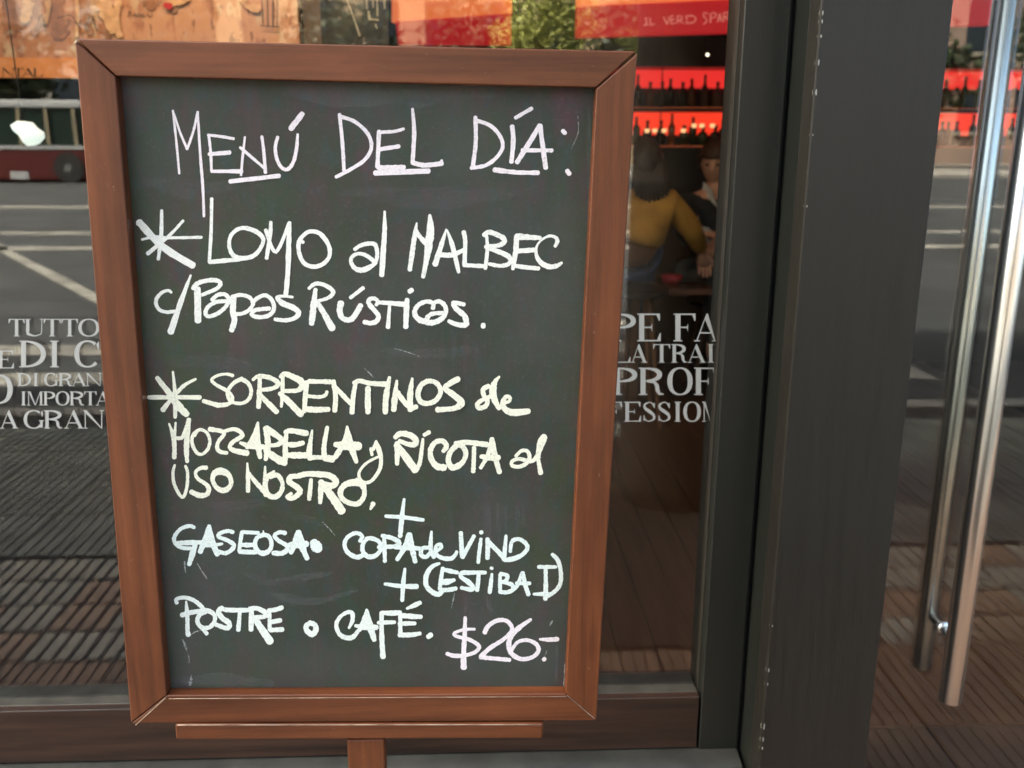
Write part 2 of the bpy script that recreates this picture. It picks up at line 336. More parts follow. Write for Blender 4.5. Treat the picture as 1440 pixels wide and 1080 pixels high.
 (CM, [36,62,54], '510,155 470,300 412,450'), (CM, [36,66,56], '515,155 545,320 605,478'), (CM, [38,44,30], '430,372 540,375 660,358'), (CM, 74, '505,275 505,335'),
 (CM, [44,44,46,44,46,48,48,48,40], '780,228 720,213 632,242 622,280 720,320 792,370 760,430 690,463 605,438'),
 (CM, 42, '880,232 862,350 852,438'), (CM, 42, '880,226 1065,234'), (CM, [44,52,44], '862,368 940,372 1020,368'), (CM, [48,54,50], '855,445 940,450 1040,452'),
 (CM, [50,44,48,52,58,48,46,48,50], '1120,258 1050,292 1028,370 1062,440 1130,465 1200,420 1213,340 1180,272 1115,254'), (CM, 16, '1122,212 1125,250'),
 (CM, [50,44,42,46,52,56,56,52], '1368,237 1310,228 1248,262 1290,320 1375,370 1398,410 1340,462 1235,462'),
 (CN, [40,60,50,40], '255,182 235,270 215,320 190,375'), (CN, [44,66,52,44], '262,182 285,290 310,360 340,428'), (CN, [46,80,56], '175,305 260,295 335,295')]),
('blue', [(CN, [80,104,80], '402,282 425,318 442,342')]),
('blue', [
 (CN, [34,36,38,38,38,40,44,42], '825,268 846,222 790,193 712,232 684,300 712,370 790,415 845,402'), (CN, [34,38,42,44,40,38,38,40,36], '900,240 855,290 852,360 900,410 970,400 1018,340 1000,272 930,242 882,250'),
 (CN, [34,38,34], '1048,225 1052,340 1055,455'), (CN, [34,42,44,38,38,34], '1030,218 1120,240 1186,280 1150,315 1080,320 995,325'),
 (CN, [44,50,36], '1278,205 1240,320 1168,438'), (CN, [44,52,40], '1282,205 1302,320 1335,458'), (CN, [30,44,34], '1150,328 1280,330 1400,338')]),
('blue', [
 (CO, [22,38,42,40], '110,115 102,220 104,290 132,350'), (CO, [34,38,40,38,30], '88,262 22,272 16,330 60,348 100,305'),
 (CO, [30,34,34,32,34,40,40,34,30], '150,300 198,262 190,232 152,252 152,320 210,358 290,362 328,330 342,300')]),
('blue', [
 (CO, [38,40,44], '380,125 386,250 395,345'), (CO, [42,38,34], '395,350 450,250 502,155'), (CO, [30,36,32], '565,182 550,300 540,400'), (CO, 38, '567,118 570,126'),
 (CO, [38,42,40], '625,182 628,280 625,360'), (CO, 44, '628,205 700,275 772,350'), (CO, [26,38,40], '796,152 786,270 776,372'),
 (CO, [30,36,36,38,38,38,42,44,40], '835,300 852,205 918,185 982,230 988,280 930,338 850,368 785,376')]),
('blue', [(CN, [24,38,38,34], '1240,522 1228,620 1220,720 1215,815'), (CN, [28,38,46], '1055,662 1200,682 1350,686')]),
('blue', [
 (CO, [26,40,44,44,44,46,38], '182,408 112,440 62,520 62,610 112,668 170,692 210,668'),
 (CO, 36, '214,452 196,560 186,645'), (CO, [34,40,34], '215,462 280,478 348,492'), (CO, [44,56,34], '196,575 250,578 318,560'), (CO, [36,40,36], '192,650 260,652 335,638'),
 (CO, [36,36,38,46,46,40,34], '490,492 395,492 382,530 450,580 488,620 478,648 385,632'), (CO, [36,38,34], '400,498 500,492 606,492'), (CO, 38, '545,500 538,580 530,655'),
 (CO, [24,40,36], '666,505 655,600 645,675'), (CO, 30, '658,450 668,454'),
 (CO, 34, '742,512 740,600 742,675'), (CO, [30,36,36,34], '745,500 808,522 792,568 745,580'), (CO, [30,38,38,38,34], '760,580 848,602 858,650 802,674 745,670'),
 (CO, [30,34,30], '945,492 905,600 872,645'), (CO, [34,40,38], '950,492 972,600 1002,695'), (CO, 34, '892,590 1015,592')]),
('blue', [(CO, [34,36,30], '1095,440 1180,440 1255,440'), (CO, [34,40,42], '1160,465 1162,600 1158,735'), (CO, [24,38,34], '1050,690 1130,690 1215,692'),
 (CO, [34,38,38,38,38,34], '1222,325 1270,375 1298,470 1298,580 1260,650 1185,708')]),
('white', [
 (CP, [36,34,36,38,38,34], '122,150 118,115 190,100 270,122 330,165 368,205'), (CP, [44,46,40], '168,262 262,236 395,218'), (CP, [16,38,36,40], '208,135 215,230 220,320 220,400'), (CP, 44, '222,420 228,445'),
 (CP, [38,38,40,40,38,38,38,42,42], '410,222 332,260 312,320 350,373 420,375 468,322 468,262 420,225 375,222'), (CP, [42,46,46,48,44,42,38], '540,195 504,232 540,288 598,330 606,368 570,380 485,350'),
 (CP, [36,42,40], '515,200 600,215 775,216'), (CP, [32,38,44], '702,235 695,320 688,398'), (CP, [44,48,42], '808,200 808,300 805,398'), (CP, [36,42,44,40,36], '792,200 870,202 952,250 918,278 832,280'), (CP, [50,60,68], '842,295 900,385 982,505'),
 (CP, 34, '976,222 976,310 976,395'), (CP, [36,42,40], '966,218 1030,212 1090,192'), (CP, 42, '985,326 1075,310'), (CP, 42, '985,400 1095,394'), (CP, [18,38], '345,380 398,432')]),
('white', [(CP, [46,46,50,52,50,48,46], '1350,335 1312,362 1322,408 1368,438 1402,398 1392,352 1345,332')]),
('white', [
 (CQ, [26,42,44,40,38,40,42,48,50,34], '365,418 398,350 400,275 358,258 282,300 237,380 262,470 322,513 400,513 465,440'), (CQ, [24,60,44], '545,232 528,330 472,438'), (CQ, [24,66,46], '547,235 580,400 622,540'), (CQ, [34,58,54], '432,396 540,412 645,412'),
 (CQ, [44,48,54], '695,265 697,500 710,712'), (CQ, [40,52,44], '692,265 800,268 885,262'), (CQ, [36,44,36], '662,365 740,362 828,360'),
 (CQ, [42,42,44], '885,272 885,380 885,488'), (CQ, [42,52,42], '882,290 990,300 1095,306'), (CQ, [34,44,36], '872,375 960,372 1035,372'), (CQ, [44,50,40], '875,490 990,488 1085,474'),
 (CQ, [26,46,44], '952,222 1020,192 1085,162'), (CQ, 50, '1168,508 1196,486')]),
('pink', [
 (CR, [32,46,48,60], '390,132 385,300 375,480 375,640'), (CR, [28,30,32,34,40,40,40,38,40,42,36], '485,250 380,255 282,290 302,322 420,352 508,400 530,440 480,488 370,518 270,518 205,498'),
 (CR, [46,42,42,42,42,38,38,44,44], '587,285 622,220 700,168 780,158 838,190 862,262 780,352 640,442 548,528'), (CR, [42,42,40], '545,535 690,548 840,562'),
 (CR, [28,50,50,50,50,42,40,42,42,38,34,34], '1055,152 940,232 862,312 832,400 860,498 960,553 1070,533 1132,470 1108,402 1020,362 922,382 862,460'),
 (CR, [22,42,44], '1145,352 1230,357 1325,352'), (CR, 40, '1184,560 1196,550')]),
]
# faint old chalk marks: drips, scratches
DUST = [
 (CP, [18,26,14], '175,490 195,530 215,590'), (CP, [10,8,8], '225,620 235,660 235,700'), (CP, [10,30,34], '255,815 250,870 246,900'), (CP, [8,14,10], '240,450 290,418 352,400'),
 (CM, [26,18,10], '235,560 240,620 248,680'), (CM, [12,16,20], '380,580 440,680 490,750'), (CH, [10,20,8], '1140,145 1190,190 1240,245'), (CN, [8,12,6], '480,90 540,150 600,220'),
 (CR, [10,22,8], '1275,165 1262,185 1245,215'), (CR, [10,24,28,18], '1160,855 1230,858 1310,850 1395,862'), (CR, [10,16,22,30], '1398,600 1396,700 1394,800 1395,875'), (CO, [8,12,6], '322,680 310,740 292,820'),
 (CF, [8,9,5], '280,920 420,960 560,1010'), (C2, [4,5,3], '1335,160 1338,250 1300,340'), (CR, [10,14,8], '1215,470 1205,500 1195,530')]
# ---------------------------------------------------------------- materials used
M_wood_h = wood_mat('stained_wood_h', (.075, .020, .0065), (.215, .065, .0215), 0)
M_wood_v = wood_mat('stained_wood_v', (.075, .0195, .006), (.215, .064, .021), 2)
M_dark = mat('charcoal_paint', (.0125, .0138, .0115), rough=.38, var=.35, scale=3, bump=.15, bscale=300, stretch=(1, 1, .15), rv=.06)
M_warmdark = mat('pillar_paint', (.0125, .0110, .0080), rough=.52, col2=(.0185, .0162, .0115), scale=9, stretch=(9, 9, .5), rv=.12, bump=.4, bscale=120)
M_rail = mat('brown_black_paint', (.036, .0175, .011), rough=.5, var=.55, scale=6, stretch=(.5, 4, 9), bump=.2)
M_bead = mat('worn_grey_bead', (.062, .058, .048), rough=.5, var=.4, scale=20)
M_gap = mat('joint_black', (.01, .01, .01), rough=.9)
M_steel = mat('brushed_steel', (.97, .96, .92), rough=.27, metal=1.0, var=.06, scale=6, stretch=(60, 60, 1))
M_glass = glass_mat('window_glass', .088)
M_vinyl = mat('white_vinyl', (.52, .53, .51), rough=.5)
M_chip = mat('bare_primer', (.42, .40, .36), rough=.8)

# ---------------------------------------------------------------- setting
def road_mats():
    a = mat('asphalt', (.043, .046, .047), rough=.85, var=.42, scale=.9, bump=.5, bscale=90)
    p = mat('worn_road_paint', (.26, .25, .22), rough=.8, var=.5, scale=5)
    return a, p
M_asph, M_mark = road_mats()
M_tile = mat('ribbed_tile', (.36, .32, .26), rough=.7, var=.3, scale=2.5, bump=.3)
M_mortar = mat('pavement_mortar', (.035, .032, .03), rough=.9)
M_redtile = mat('terracotta_border', (.20, .085, .05), rough=.5, var=.3, scale=4)
M_kerb = mat('kerb_granite', (.30, .28, .25), rough=.8, var=.2, scale=20)
road = pobj('road', [(-150, -150, -.13), (150, -150, -.13), (150, -3.4, -.13), (-150, -3.4, -.13)], [(0, 1, 2, 3)], M_asph); meta(road, kind='structure')
gr = pobj('ground', [(-150, -150, -.3), (150, -150, -.3), (150, 150, -.3), (-150, 150, -.3)], [(0, 1, 2, 3)], M_mortar); meta(gr, kind='structure')
for i, (a, b) in enumerate(((-4.35, -4.7), (-5.25, -5.6), (-6.15, -6.5))):
    for x0, x1 in ((-4.5, -.75), (.55, 3.2)):
        if i == 2 and x0 < 0: continue
        o = pobj('crossing_bar', [(x0, a, -.126), (x1, a, -.126), (x1, b, -.126), (x0, b, -.126)], [(0, 3, 2, 1)], M_mark); meta(o, kind='structure')
def strip(x0, y0, x1, y1, wd, name='lane_line'):
    d = Vector((x1 - x0, y1 - y0, 0)).normalized(); n = Vector((-d.y, d.x, 0)) * wd / 2; z = Vector((0, 0, -.126))
    a = Vector((x0, y0, 0)); b = Vector((x1, y1, 0))
    o = pobj(name, [a + n + z, b + n + z, b - n + z, a - n + z], [(0, 1, 2, 3)], M_mark); meta(o, kind='structure')
pa = refl(-60, 318, -.13); pb = refl(150, 428, -.13); strip(pa.x, pa.y, pb.x, pb.y, .16)
for Y in (-12.2, -14.4): strip(-30, Y, 30, Y, .45)
strip(-40, -20.2, 40, -20.2, .7)
pit = box('added_dark_pit', (.25, -2.75, -.2), (1.18, -.715, .003), mat('added_dark_soil', (.03, .02, .013), rough=.95, var=.4, scale=20, bump=1)); meta(pit, kind='structure')  # invented pit, its dark soil keeps the mirrored pavement dark
pav = box('pavement', (-30, -3.25, -.3), (30, -.02, -.012), M_mortar); meta(pav, kind='structure')
o = box('kerb', (-30, -3.4, -.3), (30, -3.25, 0), M_kerb, bevel=.01); meta(o, kind='structure')
fp = box('far_pavement', (-120, -60, -.3), (120, -35, 0), mat('far_paving', (.3, .28, .25), rough=.9, var=.2, scale=1)); meta(fp, kind='structure')
# ribbed tiles: four ribs each, then plain pavers
M_tile2 = mat('ribbed_tile_warm', (.36, .235, .16), rough=.7, var=.25, scale=3, bump=.3)
M_paver = mat('grey_paver', (.17, .175, .155), rough=.8, var=.35, scale=4, bump=.4)
M_paver2 = mat('brown_paver', (.24, .14, .085), rough=.6, var=.3, scale=5, bump=.3)
def tile_mesh(L=.157, W=.184, ribs=4):
    b = MB(); p = W / ribs
    for k in range(ribs):
        x0 = -W / 2 + k * p
        b.prism([(x0 + .005, 0), (x0 + p - .005, 0), (x0 + p - .008, .011), (x0 + .008, .011)], -L / 2, L / 2)
    return b
def copies(name, mk, mts, spots, par):
    proto = {}
    for x, y, k in spots:
        if k not in proto: o = mk().build(name, mts[k], par); proto[k] = o.data
        else: o = bpy.data.objects.new(name, proto[k]); COL.objects.link(o); o.parent = par
        o.location = (x, y, -.012 + random.uniform(-.001, .001)); o.rotation_euler = (random.uniform(-.006, .006), random.uniform(-.006, .006), 0)
sp = []
for j in range(4):
    for i in range(-24, 24):
        if not .18 < i * .186 + .05 < 1.25: sp.append((i * .186 + .05, -.79 - j * .175, random.choice((0, 1)) if j < 2 else (0 if random.random() < .8 else 1)))
copies('ribbed_tile', tile_mesh, [M_tile, M_tile2], sp, pav)
def pm(w, l):
    def mk():
        b = MB(); n_ = 9; p = w / n_
        b.box((-w / 2, -l / 2, 0), (w / 2, l / 2, .007))
        for k in range(n_): b.box((-w / 2 + k * p + .002, -l / 2, .0071), (-w / 2 + (k + 1) * p - .008, l / 2, .0125))
        return b
    return mk
copies('paver', pm(.392, .392), [M_paver], [(i * .4 + .1, -1.62 - j * .4, 0) for j in range(4) for i in range(-16, 12) if not (.1 < i * .4 + .1 < 1.3 and j < 3)], pav)
copies('paver', pm(.312, .322), [M_paver2], [(i * .32 + .06, -.205 - j * .33, 0) for j in range(2) for i in range(-16, 14)], pav)

# ---------------------------------------------------------------- the cafe front
front = empty('cafe_building', (0, 0, 0))
meta(front, 'dark painted cafe front with big window, pillar and glass door', 'building')
# key places
Xg = at(1006, 500, 0).x                       # right edge of window glass
Zg = at(700, 978, 0).z                        # bottom of window glass
Yf = -.05                                     # face of the window frame
Xr = at(1083, 540, Yf).x                      # where frame meets pillar
Yp = -.17
Xa = at(1111, 540, Yp).x                      # pillar arris
Xp = at(1277, 560, Yp).x
ZT = 3.0
win = empty('window', (0, 0, 0), front)
box('glass_pane', (-3.2, 0, Zg - .01), (Xg + .01, .008, ZT), M_glass, win)
Xb0 = Xg; Xb1 = at(1014, 500, Yf).x
# stile with stepped bead
st = MB(); st.box((Xb1 + .004, Yf, 0), (Xr - .012, .06, ZT)); st.build('frame_stile', M_dark, win, bevel=.003)
MB().box((Xb0, -.022, Zg), (Xb1 + .0035, .055, ZT)).build('glazing_bead', mat('bead_dark', (.03, .027, .022), rough=.45), win, bevel=.002)
box('joint', (Xr - .0125, Yf + .02, 0), (Xr + .004, .05, ZT), M_gap, win)
# bottom rail
z1 = at(640, 988, Yf).z; z2 = at(640, 1060, Yf).z
MB().box((-3.2, Yf + .002, z2), (Xb1, .06, z1)).build('bottom_rail', M_rail, win, bevel=.003)
MB().box((-3.2, -.03, z1 + .001), (Xb1, .05, Zg)).build('glazing_bead', M_bead, win, bevel=.003)
sl = MB(); Ys = Yf - .05
sl.prism([(Yf + .01, z2 - .0015), (Ys + .006, z2 - .010), (Ys, z2 - .015), (Ys, z2 - .028), (Ys + .014, z2 - .034), (Ys + .014, z2 - .06), (.05, z2 - .06), (.05, z2 - .0015)], -3.2, Xr - .013, axis=0)
sl.build('sill', mat('sill_paint', (.040, .040, .035), rough=.4, var=.35, scale=12), win, bevel=.0015)
box('stall_riser', (-3.2, Yf, -.05), (Xr - .013, .06, z2 - .0605), M_dark, win)
# pillar
pil = MB().box((Xa, Yp, -.05), (Xp, .25, ZT)).build('pillar', M_warmdark, front, bevel=.004)
MB().box((Xr + .004, Yf - .07, -.05), (Xa - .0005, .2, ZT)).build('pillar_trim', M_dark, front, bevel=.004)
random.seed(3)
ch = MB()
for px, py, L in [(1155.5, 18, 6), (1155, 30, 5), (1153, 51, 4), (1151, 88, 7), (1149, 130, 8), (1145, 190, 3), (1137, 290, 3), (1086, 880, 4), (1079, 942, 8), (1077, 962, 6), (1071, 1022, 12), (1069, 1040, 10), (1067, 1052, 5)]:
    p = at(px, py, Yp); p.x = Xa; hw = .0011 * random.uniform(.8, 1.5); h = L * .0013
    n = 7; vs = []
    for k in range(n):
        a = 2 * math.pi * k / n; vs.append((Xa + .004 + hw * math.cos(a) * random.uniform(.6, 1.4) , Yp - .0008, p.z + h / 2 * math.sin(a) * random.uniform(.8, 1.2)))
    ch.add(vs, [tuple(range(n))]); ch.add([(Xa - .0008, Yp + .004 + hw * math.cos(2 * math.pi * k / n), p.z + h / 2 * math.sin(2 * math.pi * k / n)) for k in range(n)], [tuple(range(n))])
o = ch.build('paint_chip', M_chip, pil); o['kind'] = 'stuff'
# door
door = empty('door', (0, 0, 0), front)
box('glass_pane', (Xp + .002, 0, .01), (2.35, .012, ZT), glass_mat('door_glass', .088), door)
box('frame_stile', (2.35, -.04, -.05), (2.45, .05, ZT), M_dark, door)
ht = at(1388, 600, -.06); hr = .0235
for sgn, zb in ((-1, at(1331, 984, -.06).z), (1, at(1331, 984, -.06).z)):
    y = -.062 if sgn < 0 else .074
    h = MB().tube([(ht.x, y, zb), (ht.x, y, zb + .0015), (ht.x, y, 2.4)], [hr - .0015, hr, hr], n=40).build('door_handle', M_steel, door, smooth=False)
    for p in h.data.polygons: p.use_smooth = len(p.vertices) == 4
    if sgn < 0: outer = h
zs = at(1308, 884, 0).z
so = MB().tube([(ht.x, -.045, zs), (ht.x, .062, zs)], .009, n=20); so.tube([(ht.x, -.004, zs), (ht.x, -.0005, zs)], .016, n=24)
so.build('standoff', M_steel, outer, smooth=True)
so = MB().tube([(ht.x, -.045, 1.9), (ht.x, .062, 1.9)], .009, n=20).build('standoff', M_steel, outer, smooth=True)
# rest of the building
M_wall = mat('building_render', (.22, .20, .17), rough=.9, var=.1, scale=3)
box('wall', (-14, 0, ZT + .002), (14, .3, 16), M_wall, front)
box('wall', (-14, 0, -.05), (-3.2, .3, ZT), M_wall, front)
box('wall', (2.45, 0, -.05), (14, .3, ZT), M_wall, front)
box('upper_storeys', (-14, .301, 3.15), (14, 11, 16), M_wall, front)

# ---------------------------------------------------------------- serif lettering on the window
def E_ring(cx, cy, rx, ry, a0, a1, tk, tn, n=22, pw=1.6):
    P = []
    for i in range(n + 1):
        a = R_(a0 + (a1 - a0) * i / n); wv = tn + (tk - tn) * abs(math.cos(a)) ** pw
        P.append((cx + (rx - wv / 2) * math.cos(a), cy + (ry - tn / 2) * math.sin(a), wv))
    return ('r', P)
def glyph(ch, W):
    tk, tn = .185, .055; s = .07
    H = lambda x0, x1, y: ('b', x0, x1, y - tn / 2 if y > .5 else y - tn / 2, y + tn / 2)
    def B(x0, x1, y0, y1): return ('b', x0, x1, y0, y1)
    def stem(x, w_=tk, sb=True, stp=True, y0=0, y1=1):
        r = [B(x - w_ / 2, x + w_ / 2, y0, y1)]
        if sb: r.append(B(x - w_ / 2 - s, x + w_ / 2 + s, y0, y0 + .04))
        if stp: r.append(B(x - w_ / 2 - s, x + w_ / 2 + s, y1 - .04, y1))
        return r
    def tri(*p): return ('p', p)
    l = tk / 2 + s
    if ch == 'I': return stem(W / 2)
    if ch == 'T': return stem(W / 2, stp=False) + [B(.02, W - .02, .95, 1), tri((.02, 1), (.02, .74), (.055, .76), (.13, .95)), tri((W - .02, 1), (W - .13, .95), (W - .055, .76), (W - .02, .74))]
    if ch in 'EF':
        r = stem(l) + [B(l, W - .05, .95, 1), tri((W - .05, 1), (W - .17, .95), (W - .085, .74), (W - .05, .74)), B(l, W * .62, .48, .53),
             tri((W * .62, .66), (W * .62, .35), (W * .57, .48), (W * .57, .53))]
        if ch == 'E': r += [B(l, W - .02, 0, .05), tri((W - .02, 0), (W - .15, .05), (W - .05, .30), (W - .02, .30))]
        return r
    if ch == 'L': return stem(l) + [B(l, W - .02, 0, .05), tri((W - .02, 0), (W - .15, .05), (W - .05, .32), (W - .02, .32))]
    if ch == 'O': return [E_ring(W / 2, .5, W / 2 - .01, .51, 0, 360, tk, tn, 36)]
    if ch == 'C': return [E_ring(W / 2 + .03, .5, W / 2 - .01, .51, 48, 318, tk, tn, 30), tri((W - .05, .98), (W - .05, .66), (W - .08, .66), (W - .15, .86)), ]
    if ch == 'G': return [E_ring(W / 2, .5, W / 2 - .01, .51, 50, 318, tk, tn, 30), tri((W - .08, .98), (W - .08, .66), (W - .11, .66), (W - .18, .86)), B(W - .22, W - .08, .05, .44), B(W - .30, W, .41, .45)]
    if ch == 'D': return stem(l) + [E_ring(l + .02, .5, W - l - .03, .5, -90, 90, tk, tn, 24)]
    if ch == 'P': return stem(l) + [E_ring(l + .06, .735, W - l - .08, .265, -90, 90, tk, tn, 20), B(l, l + .07, .95, 1), B(l, l + .07, .47, .52)]
    if ch == 'R': return stem(l) + [E_ring(l + .06, .745, W - l - .16, .255, -90, 90, tk, tn, 20), B(l, l + .07, .95, 1), B(l, l + .07, .49, .54),
        ('r', [(l + .14, .50, .06), (W * .60, .47, .10), (W * .70, .34, .15), (W * .72, .16, .15), (W * .80, .04, .10), (W * .95, .03, .04)])]
    if ch == 'U': return [B(l - tk / 2, l + tk / 2, .3, 1), B(.0, 2 * l, .96, 1), B(W - .12, W - .07, .3, 1), B(W - .2, W, .96, 1),
        ('r', [(l, .32, tk), (l + .01, .15, tk * .9), (W * .42, .04, .09), (W * .6, .03, .06), (W - .13, .14, .05), (W - .095, .32, .05)])]
    if ch == 'A': return [tri((W * .47, 1), (W * .53, 1), (W - .05, .03), (W - .22, .03), (W * .40, .82)), tri((W * .5, 1), (W * .46, .97), (.08, .03), (.13, .03)), B(W * .22, W * .7, .28, .33), B(0, .22, 0, .04), B(W - .30, W + .01, 0, .04)]
    if ch == 'N': return [B(.09, .14, 0, 1), B(0, .23, 0, .04), tri((0, 1), (.19, 1), (W - .09, .0), (W - .14, .0), (.09, .88)), B(W - .14, W - .09, 0, 1), B(W - .22, W, .96, 1)]
    if ch == 'M': return [B(.09, .14, 0, 1), B(0, .22, 0, .04), B(0, .15, .96, 1), tri((.09, 1), (.25, 1), (W * .53, 0), (W * .48, 0)), tri((W * .53, 0), (W * .48, 0), (W - .24, 1), (W - .19, 1)), B(W - .24, W - .09, 0, 1), B(W - .31, W, 0, .04), B(W - .2, W, .96, 1)]
    if ch == 'S':
        return [('r', smooth_path([(W - .12, .74, .05), (W - .2, .91, .06), (W * .5, .975, .05), (.14, .86, .11), (.15, .68, .14), (W * .5, .52, .17), (W - .14, .34, .14), (W - .13, .14, .11), (W * .5, .025, .05), (.16, .10, .06), (.09, .28, .05)], 4)),
                tri((W - .08, .97), (W - .08, .68), (W - .115, .68), (W - .17, .88)), tri((.07, .02), (.07, .32), (.105, .32), (.17, .12))]
def letter(ch, x0, x1, yt, yb, Y=-.0012, skew=0, into=None):
    """set a glyph between two pixel columns/rows measured on the glass"""
    hp = yb - yt; W = (x1 - x0) / hp; mb = into; lay = 0
    def W2(x, y, k): return at(x0 + x * hp, yb - y * hp + skew * (x * hp), Y - .00004 * k)
    for g in glyph(ch, W):
        lay += 1
        if g[0] == 'b':
            _, a, b, c, d = g; mb.add([W2(a, c, lay), W2(b, c, lay), W2(b, d, lay), W2(a, d, lay)], [(0, 1, 2, 3)])
        elif g[0] == 'p': mb.add([W2(x, y, lay) for x, y in g[1]], [tuple(range(len(g[1])))])
        else:
            rb = ribbon_px(g[1], caps=False); vs = []; 
            for i, (l, r) in enumerate(rb): vs += [W2(*l, lay), W2(*r, lay)]
            mb.add(vs, [(2 * i, 2 * i + 1, 2 * i + 3, 2 * i + 2) for i in range(len(rb) - 1)])
ROWS_L = [('TUTTO', [(11.6, 35), (35, 61), (61, 86), (86, 110), (110, 140)], 448.5, 473), ('DI', [(27, 65), (66, 87)], 479, 516.5), ('C', [(103, 141)], 479, 516.5), ('E', [(-3, 20)], 493, 518),
          ('O', [(-23, 18.5)], 527, 567.5), ('DI', [(25, 44), (44.5, 56)], 524.5, 543), ('GRAN', [(62, 82), (82.5, 102), (101, 121), (121, 143)], 524.5, 543),
          ('IMPORTA', [(28, 38), (38, 61), (61, 78), (78, 98), (98, 119), (118, 136), (135, 155)], 550.5, 570), ('A', [(0, 25)], 577, 602.5), ('GRAN', [(33, 62), (62, 89), (90.5, 117), (117, 146)], 577, 602.5)]
ROWS_R = [('PE', [(861, 895), (896, 930)], 441, 480), ('FA', [(947, 980), (976, 1013)], 441, 480), ('LA', [(862, 887), (887, 910)], 484, 510), ('TRAI', [(918, 943), (944, 967), (967, 992), (992, 1007)], 484, 510),
          ('PROF', [(862, 897), (898, 935), (938, 974.5), (976, 1009)], 517, 555.5), ('FESSION', [(853, 876), (877.5, 902), (903, 923), (924, 944), (946, 960), (960.5, 986), (987, 1012)], 565, 593)]
for rows, sk in ((ROWS_L, -.012), (ROWS_R, 0)):
    for wd, boxes, yt, yb in rows:
        mb = MB()
        for c, (x0, x1) in zip(wd, boxes): letter(c, x0, x1, yt, yb, into=mb)
        lim = Xg - .002
        mb.v = [(min(v[0], lim), v[1], v[2]) for v in mb.v]
        pobj('vinyl_word', mb.v, mb.f, M_vinyl, win)

# ---------------------------------------------------------------- the menu board
board = empty('menu_board', (0, 0, 0))
meta(board, 'wood framed chalkboard menu on a post, standing before the cafe window', 'menu board')
BC = Vector((-.1534, -.55, 1.1256))
BM = (Matrix.Rotation(.0021, 3, 'Z') @ Matrix.Rotation(-.0128, 3, 'X'))
BN = BM @ Vector((0, -1, 0))
def bp(px, py, off=0.0):        # point on the board's face plane, off metres towards the street
    d = ray(px, py); c = BC + BN * off
    return EYE + d * ((c - EYE).dot(BN) / d.dot(BN))
D = .020                       # frame proud of the slate
oc = [bp(*p) for p in ((104.5, 54), (896.5, 72), (838.5, 1013.5), (184, 1017.5))]
ic = [bp(*p) for p in ((162, 107), (838.5, 123.5), (795, 975.5), (234.5, 978))]
def rail(name, A, B, Cc, Dd, m, gapA=0.0, gapB=0.0):
    """mitred member: outer A->B, inner Dd->Cc ; front face on the frame plane, .034 deep"""
    A, B, Cc, Dd = [Vector(v) for v in (A, B, Cc, Dd)]; u = (B - A).normalized()
    A, Dd = A + u * gapA, Dd + u * gapA * .55; B, Cc = B - u * gapB, Cc - u * gapB * .55
    back = -BN * .034
    vs = [A, B, Cc, Dd] + [v + back for v in (A, B, Cc, Dd)]
    mb = MB().add(vs, [(0, 1, 2, 3), (7, 6, 5, 4), (0, 4, 5, 1), (1, 5, 6, 2), (2, 6, 7, 3), (3, 7, 4, 0)])
    return mb.build(name, m, board, bevel=.0022)
rail('top_rail', oc[0], oc[1], ic[1], ic[0], M_wood_h, .0022, .0006)
rail('side_stile', oc[1], oc[2], ic[2], ic[1], M_wood_v, .0020, .0003)
rail('bottom_rail', oc[2], oc[3], ic[3], ic[2], M_wood_h, .0003, .0007)
rail('side_stile', oc[3], oc[0], ic[0], ic[3], M_wood_v, .0010, .0016)
